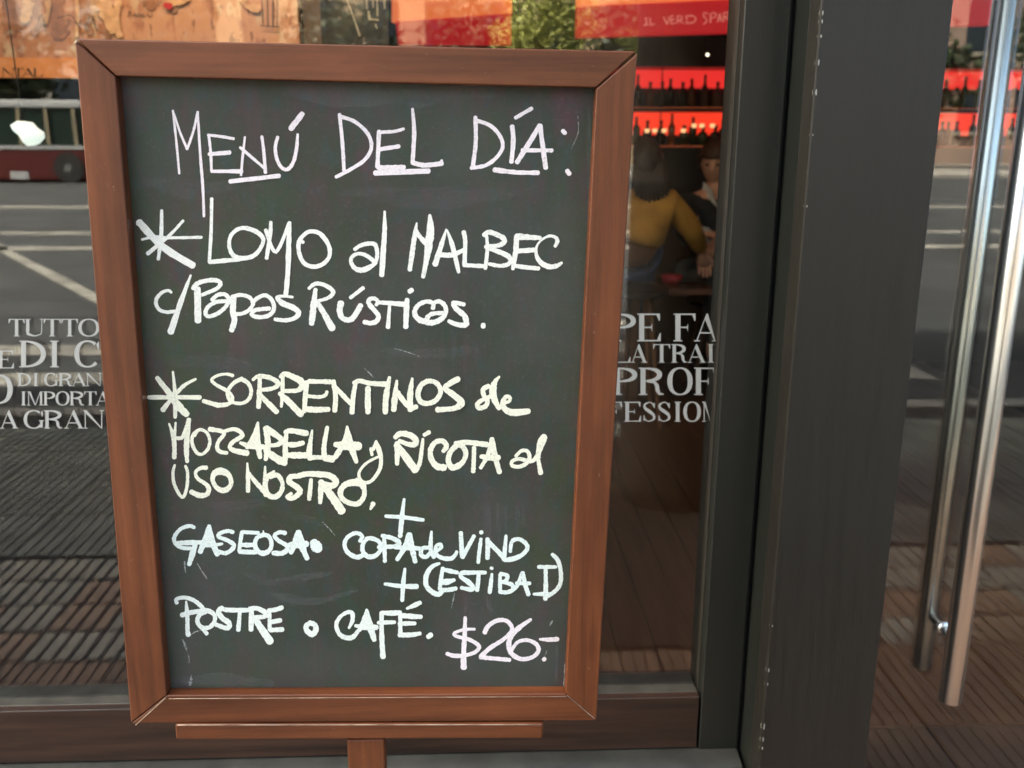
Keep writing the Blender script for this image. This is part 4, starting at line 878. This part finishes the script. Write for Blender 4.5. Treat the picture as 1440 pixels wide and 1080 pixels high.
def head_mesh(c, s, yaw, pitch=0):
    """egg shaped head with brow, sockets, nose, lips and chin; faces -Y before turning"""
    vs = []; fs = []; nu, nv = 28, 22; c = Vector(c); M = Matrix.Rotation(yaw, 3, 'Z') @ Matrix.Rotation(pitch, 3, 'X')
    for j in range(nv + 1):
        ph = math.pi * j / nv - math.pi / 2
        for i in range(nu):
            th = 2 * math.pi * i / nu; x = math.cos(ph) * math.sin(th); y = -math.cos(ph) * math.cos(th); z = math.sin(ph)
            X, Y, Zz = x * .075, y * .095, z * .118
            if z < 0: X *= 1 + z * .28; Y *= 1 + z * .12
            f = max(0, -y)
            if f > 0:
                g = lambda a, b, sa, sb: math.exp(-((x - a) / sa) ** 2 - ((z - b) / sb) ** 2)
                Y -= .024 * g(0, -.18, .11, .13) + .012 * g(0, .02, .09, .16) + .007 * g(0, .22, .5, .07) + .010 * g(0, -.50, .2, .06) + .010 * g(0, -.80, .25, .12)
                Y += .013 * g(.38, .06, .17, .10) + .013 * g(-.38, .06, .17, .10) + .006 * g(0, -.60, .2, .05)
            vs.append(c + M @ Vector((X, Y, Zz)) * s)
    for j in range(nv):
        for i in range(nu): fs.append((j * nu + i, j * nu + (i + 1) % nu, (j + 1) * nu + (i + 1) % nu, (j + 1) * nu + i))
    for sx in (-1, 1):          # ears
        b0 = len(vs)
        for k_ in range(8):
            a_ = 2 * math.pi * k_ / 8; vs.append(c + M @ Vector((sx * .076, .012 + .016 * math.cos(a_), .005 + .030 * math.sin(a_))) * s); vs.append(c + M @ Vector((sx * .086, .020 + .018 * math.cos(a_), .007 + .034 * math.sin(a_))) * s)
        for k_ in range(8): fs.append((b0 + 2 * k_, b0 + (2 * k_ + 2) % 16, b0 + (2 * k_ + 3) % 16, b0 + 2 * k_ + 1))
        fs.append(tuple(b0 + 2 * k_ + 1 for k_ in range(8)))
    return vs, fs, M
def scalp(name, c, s, yaw, pitch, m, par, off, front=.035, back=-.06):
    vs, fs, M = head_mesh(c, s, yaw, pitch); c = Vector(c); Mi = M.transposed(); keep = []
    loc = [Mi @ (v_ - c) for v_ in vs]
    for f in fs:
        q = sum((loc[i] for i in f), Vector()) / len(f); lim = front + (back - front) * min(1, max(0, (q.y + .06) / .11))
        if q.z > lim * s: keep.append(f)
    out = []
    for v_, l in zip(vs, loc): out.append(c + (v_ - c) * 1.06 + Vector((0, 0, .006 * s)) + (v_ - c).normalized() * .006 * math.sin(l.x * 160) * math.sin(l.y * 140))
    o = pobj(name, [v_ for v_ in out], keep, m, par, True); md = o.modifiers.new('th', 'SOLIDIFY'); md.thickness = .014; md.offset = 0; return o
def merge(o, vs, fs, off):
    bm = bmesh.new(); bm.from_mesh(o.data); vv = [bm.verts.new(Vector(v) - Vector(off)) for v in vs]
    for f in fs:
        try: fc = bm.faces.new([vv[i] for i in f]); fc.smooth = True
        except ValueError: pass
    bm.to_mesh(o.data); bm.free()
def hand(o, wrist, dirv, palm_n, off, s=1.0):
    """palm and five bent fingers grown as tapered tubes from the wrist"""
    d = Vector(dirv).normalized(); n = Vector(palm_n).normalized(); sd_ = d.cross(n).normalized(); w0 = Vector(wrist); mb = MB()
    pts = [w0, w0 + d * .03 * s, w0 + d * .085 * s]
    b0 = []
    for t, wd_, th in ((-.015, .026, .020), (.02, .032, .017), (.06, .042, .015), (.09, .040, .012)):
        cc_ = w0 + d * t * s; ring = []
        for k_ in range(10):
            a_ = 2 * math.pi * k_ / 10; ring.append(cc_ + sd_ * wd_ * s * math.cos(a_) + n * th * s * math.sin(a_))
        b0.append(ring)
    vs = [v_ for r_ in b0 for v_ in r_]; fs = [(j * 10 + i, j * 10 + (i + 1) % 10, (j + 1) * 10 + (i + 1) % 10, (j + 1) * 10 + i) for j in range(3) for i in range(10)] + [tuple(range(30, 40))]
    mb.add(vs, fs)
    for k_, ln in enumerate((.066, .078, .074, .058)):
        st_ = w0 + d * .078 * s + sd_ * (-.030 + .020 * k_) * s
        mb.tube([st_, st_ + d * ln * .45 * s + n * .004 * s, st_ + d * ln * .75 * s + n * .016 * s, st_ + d * ln * .92 * s + n * .032 * s], [.0095 * s, .009 * s, .008 * s, .006 * s], 8)
    st_ = w0 + d * .02 * s - sd_ * .028 * s
    mb.tube([st_, st_ + d * .035 * s - sd_ * .022 * s + n * .006 * s, st_ + d * .07 * s - sd_ * .026 * s + n * .018 * s], [.013 * s, .010 * s, .007 * s], 8)
    merge(o, mb.v, mb.f, off)
def P3(px, py, Y): return at(px, py, Y)
M_skin1 = mat('skin_warm', (.62, .34, .22), rough=.55); M_skin2 = mat('skin_fair', (.50, .26, .17), rough=.55)
M_mustard = mat('mustard_knit', (.44, .22, .03), rough=.9, var=.25, scale=10, bump=.3); M_hair1 = mat('dark_hair', (.018, .010, .007), rough=.5, var=.5, scale=40, stretch=(4, 4, .5)); M_hair2 = mat('brown_hair', (.06, .028, .013), rough=.5, var=.4, scale=40)
M_jean = mat('blue_denim', (.06, .10, .19), rough=.9, var=.3, scale=30); M_jacket = mat('black_jacket', (.014, .017, .019), rough=.8, var=.3, scale=20); M_shirt = mat('white_shirt', (.62, .66, .64), rough=.8)
# woman in mustard, back to us, leaning right over the table
YW = 3.0
wr = P3(905, 345, YW); base = Vector((wr.x, YW, 0)); w1 = empty('person', tuple(base)); meta(w1, 'person with long dark hair in a mustard sweater, leaning over the cafe table', 'person')
hip = P3(893, 352, YW); che = P3(908, 300, YW); nek = P3(912, 262, YW); hd = P3(908, 236, YW)
shR = P3(943, 285, YW - .02); shL = P3(884, 284, YW + .05); elR = P3(974, 325, YW + .02); wrR = P3(986, 352, YW + .16); elL = P3(868, 340, YW + .1); wrL = P3(895, 372, YW + .3)
knR = hip + Vector((.12, .42, -.02)); knL = hip + Vector((-.12, .42, -.02)); ftR = knR + Vector((0, .02, -.46)); ftL = knL + Vector((0, .02, -.46)); ttR = ftR + Vector((0, .16, -.03)); ttL = ftL + Vector((0, .16, -.03))
hipz = hip.z
J = [hip, (hip + che) / 2, che, nek, hd, shR, elR, wrR, shL, elL, wrL, knR, ftR, ttR, knL, ftL, ttL]
Ed = [(0, 1), (1, 2), (2, 3), (3, 4), (2, 5), (5, 6), (6, 7), (2, 8), (8, 9), (9, 10), (0, 11), (11, 12), (12, 13), (0, 14), (14, 15), (15, 16)]
Rd = [.14, .125, .14, .045, .05, .06, .038, .024, .06, .038, .024, .07, .045, .035, .07, .045, .035]
wb = skin('body', J, Ed, Rd, M_skin2, w1, off=base)
hv, hf, HM = head_mesh(hd, 1.0, R_(155)); merge(wb, hv, hf, base); hand(wb, wrR + (wrR - elR).normalized() * .02, (.3, .35, -.9), (-.4, -.8, -.2), base); hand(wb, wrL, (.2, .9, -.2), (0, 0, -1), base)
skin('sweater', [hip + Vector((0, 0, .02)), (hip + che) / 2, che, (che + nek) / 2, shR, elR, wrR, shL, elL, wrL], [(0, 1), (1, 2), (2, 3), (2, 4), (4, 5), (5, 6), (2, 7), (7, 8), (8, 9)], [(.155, .145), .145, .15, .085, .078, .060, .042, .07, .056, .042], M_mustard, w1, off=base)
skin('trousers', [hip - Vector((0, 0, .02)), knR, ftR + Vector((0, 0, .05)), knL, ftL + Vector((0, 0, .05))], [(0, 1), (1, 2), (0, 3), (3, 4)], [.165, .092, .065, .092, .065], M_jean, w1, off=base)
scalp('hair', hd, 1.05, R_(155), 0, M_hair1, w1, base, .03, -.12)
hm = MB(); 
for dx, dz in ((-.058, .0), (-.04, -.02), (-.024, -.035), (-.008, -.05), (.010, -.04), (.027, -.03), (.043, -.01), (.058, .01)): hm.tube([hd + Vector((dx, -.055, .02)), hd + Vector((dx * 1.1, -.085, -.07)), nek + Vector((dx * 1.15, -.09, .015)), nek + Vector((dx * 1.25, -.10, -.045 + dz * .6))], [.034, .038, .033, .006], 10)
hm.build('long_hair', M_hair1, w1, smooth=True)
# man in dark jacket, facing us and turned to the left
YM = 3.72
mb0 = Vector((P3(1003, 300, YM).x, YM, 0)); m1 = empty('person', tuple(mb0)); meta(m1, 'person in dark jacket and white collar at the far side of the cafe table', 'person')
hd = P3(1005, 231, YM); nek = P3(1006, 264, YM); che = P3(1008, 300, YM); hip = P3(1010, 375, YM); shl = P3(966, 288, YM - .03); shr = P3(1046, 290, YM + .03)
ell = P3(962, 335, YM - .18); wrl = P3(996, 330, YM - .34); elr = P3(1052, 340, YM - .1); wrr = P3(1018, 345, YM - .36)
kL = hip + Vector((-.1, -.42, 0)); kR = hip + Vector((.12, -.42, 0)); fL = kL + Vector((0, 0, -.45)); fR = kR + Vector((0, 0, -.45)); tL = fL + Vector((0, -.16, -.03)); tR = fR + Vector((0, -.16, -.03))
J = [hip, (hip + che) / 2, che, nek, hd, shl, ell, wrl, shr, elr, wrr, kL, fL, tL, kR, fR, tR]
b1 = skin('body', J, Ed, [.14, .13, .14, .052, .05, .065, .042, .027, .065, .042, .027, .075, .05, .04, .075, .05, .04], M_skin1, m1, off=mb0)
hv, hf, HM = head_mesh(hd, 1.03, R_(-22), R_(6)); merge(b1, hv, hf, mb0); hand(b1, wrl, (.8, -.3, -.1), (0, 0, -1), mb0); hand(b1, wrr, (-.7, -.5, -.1), (0, 0, -1), mb0)
skin('jacket', [hip, (hip + che) / 2, che, (che + nek) / 2 - Vector((0, 0, .015)), shl, ell, wrl - (wrl - ell).normalized() * .04, shr, elr, wrr], [(0, 1), (1, 2), (2, 3), (2, 4), (4, 5), (5, 6), (2, 7), (7, 8), (8, 9)], [(.16, .14), .145, .15, .085, .08, .06, .046, .08, .06, .046], M_jacket, m1, off=mb0)
skin('trousers', [hip - Vector((0, 0, .03)), kL, fL + Vector((0, 0, .05)), kR, fR + Vector((0, 0, .05))], [(0, 1), (1, 2), (0, 3), (3, 4)], [.165, .095, .068, .095, .068], M_jacket, m1, off=mb0)
scalp('hair', hd, 1.06, R_(-22), R_(6), M_hair2, m1, mb0)
M_eye = mat('eye_dark', (.02, .015, .012), rough=.2)
for sx in (-1, 1):
    e = hd + HM @ Vector((sx * .029, -.084, .008)) * 1.03
    MB().lathe(e - Vector((0, 0, .008)), [(.001, 0), (.010, .004), (.012, .008), (.010, .012), (.001, .016)], 8).build('eye', M_eye, m1, smooth=True)
# open white collar: two wings
cN = nek + Vector((0, -.075, -.02))
for sx in (-1, 1):
    a_ = [nek + Vector((sx * .075, -.02, .035)), nek + Vector((sx * .085, -.05, -.02)), nek + Vector((sx * .018, -.155, -.105)), nek + Vector((sx * .045, -.105, .0))]
    MB().add(a_ + [v_ + Vector((0, .012, 0)) for v_ in a_], [(0, 1, 2, 3), (7, 6, 5, 4), (0, 4, 5, 1), (1, 5, 6, 2), (2, 6, 7, 3), (3, 7, 4, 0)]).build('collar', M_shirt, m1)
MB().tube([wrl - (wrl - ell).normalized() * .05, wrl - (wrl - ell).normalized() * .012], [.05, .044], 12).build('cuff', M_shirt, m1, smooth=True)
# stools under them
def stool(p, lbl):
    r = empty('bar_stool', (p.x, p.y, 0)); meta(r, lbl, 'stool'); z = p.z - .19
    MB().lathe((p.x, p.y, z - .04), [(.16, 0), (.18, .01), (.18, .035), (.16, .04)], 20).build('seat', M_black, r)
    for a_ in range(4):
        c_, s_ = math.cos(a_ * math.pi / 2 + .78), math.sin(a_ * math.pi / 2 + .78); MB().tube([(p.x + c_ * .10, p.y + s_ * .10, z - .041), (p.x + c_ * .2, p.y + s_ * .2, .008)], .012, 8).build('leg', mat('stool_wood', (.16, .07, .03)), r)
stool(P3(893, 352, YW), 'round black stool under the person in mustard'); stool(P3(1010, 375, YM), 'round black stool under the person in the dark jacket')
# table, plate, napkin, cup, handbag
tz = at(930, 398, 3.35).z; tx0, tx1 = at(868, 400, 3.35).x, at(1050, 400, 3.35).x
tb_ = empty('cafe_table', ((tx0 + tx1) / 2, 3.35, 0)); meta(tb_, 'dark wooden cafe table between the two guests', 'table')
MT = mat('table_wood', (.10, .035, .015), rough=.25, var=.3, scale=5, stretch=(1, 8, 8))
box('tabletop', (tx0, 3.14, tz - .035), (tx1, 3.62, tz), MT, tb_, bevel=.004)
for X in (tx0 + .05, tx1 - .09):
    for Y in (3.18, 3.57): box('leg', (X, Y - .025, .008), (X + .05, Y + .025, tz - .0355), MT, tb_)
q_ = at(903, 402, 3.25); o = MB().prism([(q_.x - .12, 3.16), (q_.x + .10, 3.17), (q_.x + .07, 3.33), (q_.x - .10, 3.36)], tz + .0005, tz + .006, axis=2).build('paper_placemat', mat('grey_paper', (.36, .34, .34))); meta(o, 'pale paper placemat at the near edge of the dark cafe table', 'placemat')
q_ = at(944, 397, 3.3); o = MB().lathe((q_.x, 3.3, tz + .0005), [(.03, 0), (.055, .02), (.06, .05), (.055, .052)], 16).build('red_bowl', mat('red_glaze', (.5, .02, .03), rough=.3), smooth=True); meta(o, 'small red bowl on the dark cafe table, beside the handbag', 'bowl')
q_ = at(906, 376, 3.45); o = MB().lathe((q_.x, 3.45, tz + .0005), [(.028, 0), (.036, .02), (.040, .085), (.036, .086)], 16).build('glint_glass', lit('white_glow', (1, .97, .9), 1.3), smooth=True); meta(o, 'bright white cup with an added glow on the cafe table', 'glint')  # white cup given a glow for its bright highlight
q_ = at(968, 392, 3.4); hb = empty('handbag', (q_.x, 3.4, tz)); meta(hb, 'black handbag sitting on the cafe table, before the sleeve in mustard', 'bag')
MB().prism([(q_.x - .10, tz + .001), (q_.x + .10, tz + .001), (q_.x + .085, tz + .11), (q_.x + .04, tz + .14), (q_.x - .05, tz + .135), (q_.x - .085, tz + .10)], 3.36, 3.46).build('pouch', M_black, hb, bevel=.012)
MB().tube([(q_.x - .06, 3.41, tz + .12), (q_.x - .03, 3.41, tz + .20), (q_.x + .03, 3.41, tz + .20), (q_.x + .06, 3.41, tz + .12)], .006, 8).build('handle', M_black, hb, smooth=True)

# ---------------------------------------------------------------- the street that the glass mirrors
M_bark = mat('bark', (.055, .045, .035), rough=.95, var=.4, scale=14, stretch=(2, 2, .5), bump=1, bscale=30)
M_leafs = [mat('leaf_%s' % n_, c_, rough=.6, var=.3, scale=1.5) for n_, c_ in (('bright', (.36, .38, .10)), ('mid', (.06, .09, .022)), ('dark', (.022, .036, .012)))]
def leaves(name, blobs, size, m, parent, seed=1):
    rnd = random.Random(seed); vs = []; fs = []
    for (c, r, n_) in blobs:
        for _ in range(n_):
            while True:
                u = Vector((rnd.uniform(-1, 1), rnd.uniform(-1, 1), rnd.uniform(-1, 1)))
                if u.length < 1: break
            u = u * (.6 + .4 * u.length); p_ = Vector(c) + Vector((u.x * r[0], u.y * r[1], u.z * r[2]))
            a_ = Vector((rnd.gauss(0, 1), rnd.gauss(0, 1), rnd.gauss(0, .6))).normalized(); b2 = a_.cross(Vector((rnd.gauss(0, 1), rnd.gauss(0, 1), rnd.gauss(0, 1)))).normalized()
            s_ = size * rnd.uniform(.6, 1.3); i0 = len(vs)
            vs += [p_ - a_ * s_ * .6, p_ + b2 * s_ * .3, p_ + a_ * s_ * .6, p_ - b2 * s_ * .3]; fs.append((i0, i0 + 1, i0 + 2, i0 + 3))
    return pobj(name, vs, fs, m, parent)
def tree(base, h, lean, rtrunk, blobs, size, lbl, m, seed, group=None, forks=4):
    t = empty('street_tree', base); meta(t, lbl, 'tree', group); b = Vector(base); rnd = random.Random(seed)
    pts = [b + Vector((0, 0, 0)), b + Vector((0, 0, .12)), b + Vector((lean[0] * .3, lean[1] * .3, h * .4)), b + Vector((lean[0], lean[1], h))]
    MB().tube(pts, [rtrunk * 1.2, rtrunk * 1.02, rtrunk * .95, rtrunk * .75], 16).build('trunk', M_bark, t, smooth=True)
    for k_ in range(forks):
        c = Vector(rnd.choice(blobs)[0]); s0 = b + Vector((lean[0] * .8, lean[1] * .8, h * rnd.uniform(.75, .98))); mid = (s0 + c) / 2 + Vector((rnd.uniform(-.3, .3), rnd.uniform(-.3, .3), .2))
        MB().tube([s0, mid, c], [rtrunk * .4, rtrunk * .25, rtrunk * .08], 8).build('limb', M_bark, t, smooth=True)
    leaves('crown', blobs, size, m, t, seed); return t
tp = refl(945, 690)
tk_ = at(1012, 560, -tp.y).x - at(878, 560, -tp.y).x
def RV(px, py, D_):        # real point at D_ metres in front of the glass that mirrors to this pixel
    p_ = at(px, py, D_); return Vector((p_.x, -D_, p_.z))
tree((tp.x, tp.y, -.012), 4.2, (.0, -.05), tk_ * .56, [((tp.x - .6, tp.y - .6, 5.6), (1.6, 1.3, 1.2), 1600), ((tp.x + 1.2, tp.y - 1, 5.9), (1.6, 1.3, 1.2), 1400), ((tp.x, tp.y - 2, 6.4), (1.8, 1.4, 1.2), 1400), ((tp.x + 3, tp.y - .6, 5.6), (1.9, 1.6, 1.5), 2600)], .10, 'added thick trunked plane tree at the kerb, darkening the mirror image right of the chalkboard', M_leafs[1], 3)  # invented tree: trunk darkens the mirror image, right crown blobs block sky light
c1_ = RV(775, 15, 11); t2x = RV(745, 100, 12)
tree((t2x.x, -12.2, -.13), 2.6, (.2, 0), .11, [(tuple(RV(770, 20, 11.6)), (.62, .7, .85), 2600), (tuple(RV(728, 52, 11.6)), (.42, .5, .34), 900), (tuple(RV(818, 38, 11.6)), (.36, .5, .45), 700), (tuple(RV(790, -60, 11.6)), (.9, .8, .8), 900), (tuple(RV(905, 60, 12)), (.5, .5, .22), 260), (tuple(RV(930, 130, 12)), (.5, .5, .22), 240)], .062, 'slender tree with sunlit yellow green leaves, mirrored above the chalkboard', M_leafs[0], 5)
rnd = random.Random(21)
for i in range(15):
    x = -46 + i * 6.6 + rnd.uniform(-1, 1); y = -40 + rnd.uniform(-2.5, 2.5); h = rnd.uniform(6.5, 8.5)
    tree((x, y, -.05), 3.0, (rnd.uniform(-.3, .3), 0), .17, [((x + rnd.uniform(-1.6, 1.6), y + rnd.uniform(-1, 1), h * .62 + rnd.uniform(-1, 1.4)), (2.3, 2, 1.7), 520) for _ in range(4)], .42,
         'dark leafy tree in the far row beyond the avenue, ' + (('left of the bus end', 'behind the bus', 'across from the window', 'across from the door', 'far to the right')[i // 3]), M_leafs[2], 40 + i, 'trees in the far row beyond the avenue', 2)
# far buildings
def building(x0, x1, y, h, m, lbl, nf, nb):
    b = empty('far_building', ((x0 + x1) / 2, y, 0)); meta(b, lbl, 'building')
    box('wall', (x0, y - 8, -.05), (x1, y, h), m, b); fh = (h - 1) / nf; bw = (x1 - x0) / nb; gm = mat('far_pane', (.03, .04, .05), rough=.15); me = None; fm = None
    for f in range(nf):
        for k_ in range(nb):
            cx, cz = x0 + bw * (k_ + .5), 1 + fh * (f + .5)
            if me is None: o = box('window', (-bw * .27, 0, -fh * .32), (bw * .27, .05, fh * .32), gm); me = o.data; fo = box('window_sill', (-bw * .32, 0, -fh * .37), (bw * .32, .22, -fh * .33), mat('stone_sill', (.34, .31, .26)), o); fm = fo.data; fo.parent = o
            else:
                o = bpy.data.objects.new('window', me); COL.objects.link(o); fo = bpy.data.objects.new('window_sill', fm); COL.objects.link(fo); fo.parent = o
            o.parent = b; o.location = (cx - (x0 + x1) / 2, .002, cz)
    box('cornice', (x0 - .2, y + .001, h - .6), (x1 + .2, y + .5, h - .2), mat('stone_sill', (.34, .31, .26)), b)
building(-60, -38, -48, 17, mat('cream_stone', (.42, .37, .29), rough=.9, var=.15, scale=.5), 'cream stone building far left beyond the avenue', 4, 7)
building(-37, -16, -49, 20, mat('grey_stone', (.30, .29, .27), rough=.9, var=.15, scale=.5), 'grey stone building beyond the avenue, behind the bus', 5, 7)
building(-15, 9, -48, 16, mat('ochre_stone', (.40, .30, .19), rough=.9, var=.15, scale=.5), 'ochre building facing the cafe across the avenue', 4, 8)
building(10, 34, -49, 21, mat('rose_stone', (.36, .26, .21), rough=.9, var=.15, scale=.5), 'rose coloured building across the avenue, to the right', 5, 8)
building(35, 60, -48, 15, mat('white_stone', (.5, .48, .43), rough=.9, var=.15, scale=.5), 'white building far right beyond the avenue', 4, 8)
# red bus
D_ = 31.0
bx0 = RV(-170, 200, D_).x; bx1 = RV(150, 200, D_).x; z0 = -.13
zr = RV(50, 146, D_).z; zt = RV(50, 152, D_).z; zw0 = RV(50, 207, D_).z; zb = RV(50, 254, D_).z
bus = empty('city_bus', ((bx0 + bx1) / 2, -D_, z0)); meta(bus, 'long red city bus with a white roof line on the far lane', 'bus')
M_bus = mat('bus_red', (.085, .008, .008), rough=.35); M_white = mat('bus_white', (.42, .43, .44), rough=.4); M_bwin = mat('bus_glass', (.02, .035, .03), rough=.08)
box('body', (bx0, -D_ - 2.5, zb), (bx1, -D_, zw0), M_bus, bus, bevel=.08)
box('window_band', (bx0 + .05, -D_ - 2.45, zw0 + .001), (bx1 - .05, -D_ - .05, zt - .001), M_bwin, bus)
box('roof', (bx0, -D_ - 2.5, zt), (bx1, -D_ + .03, zr + .12), M_white, bus, bevel=.06)
box('trim_line', (bx0, -D_ + .004, zw0 - .06), (bx1, -D_ + .03, zw0 + .05), M_white, bus)
nwin = 8
for k_ in range(nwin + 1):
    x = bx0 + .1 + (bx1 - bx0 - .2) * k_ / nwin; box('window_post', (x - .05, -D_ - .045, zw0 + .06), (x + .05, -D_ + .01, zt - .002), mat('bus_post', (.30, .25, .16)), bus)
for px in (-120, 97):
    x = RV(px, 240, D_).x
    wm = MB(); n_ = 24
    wh = MB().tube([(x, -D_ - .3, z0 + .5), (x, -D_ + .04, z0 + .5)], .5, 24).build('wheel', mat('tyre', (.012, .012, .012), rough=.8), bus)
    MB().tube([(x, -D_ + .041, z0 + .5), (x, -D_ + .06, z0 + .5)], .14, 16).build('hub', mat('dull_hub', (.12, .12, .12)), wh)
box('number_panel', (RV(15, 245, D_).x, -D_ + .004, zb + .05), (RV(40, 245, D_).x, -D_ + .02, zb + .30), M_white, bus)
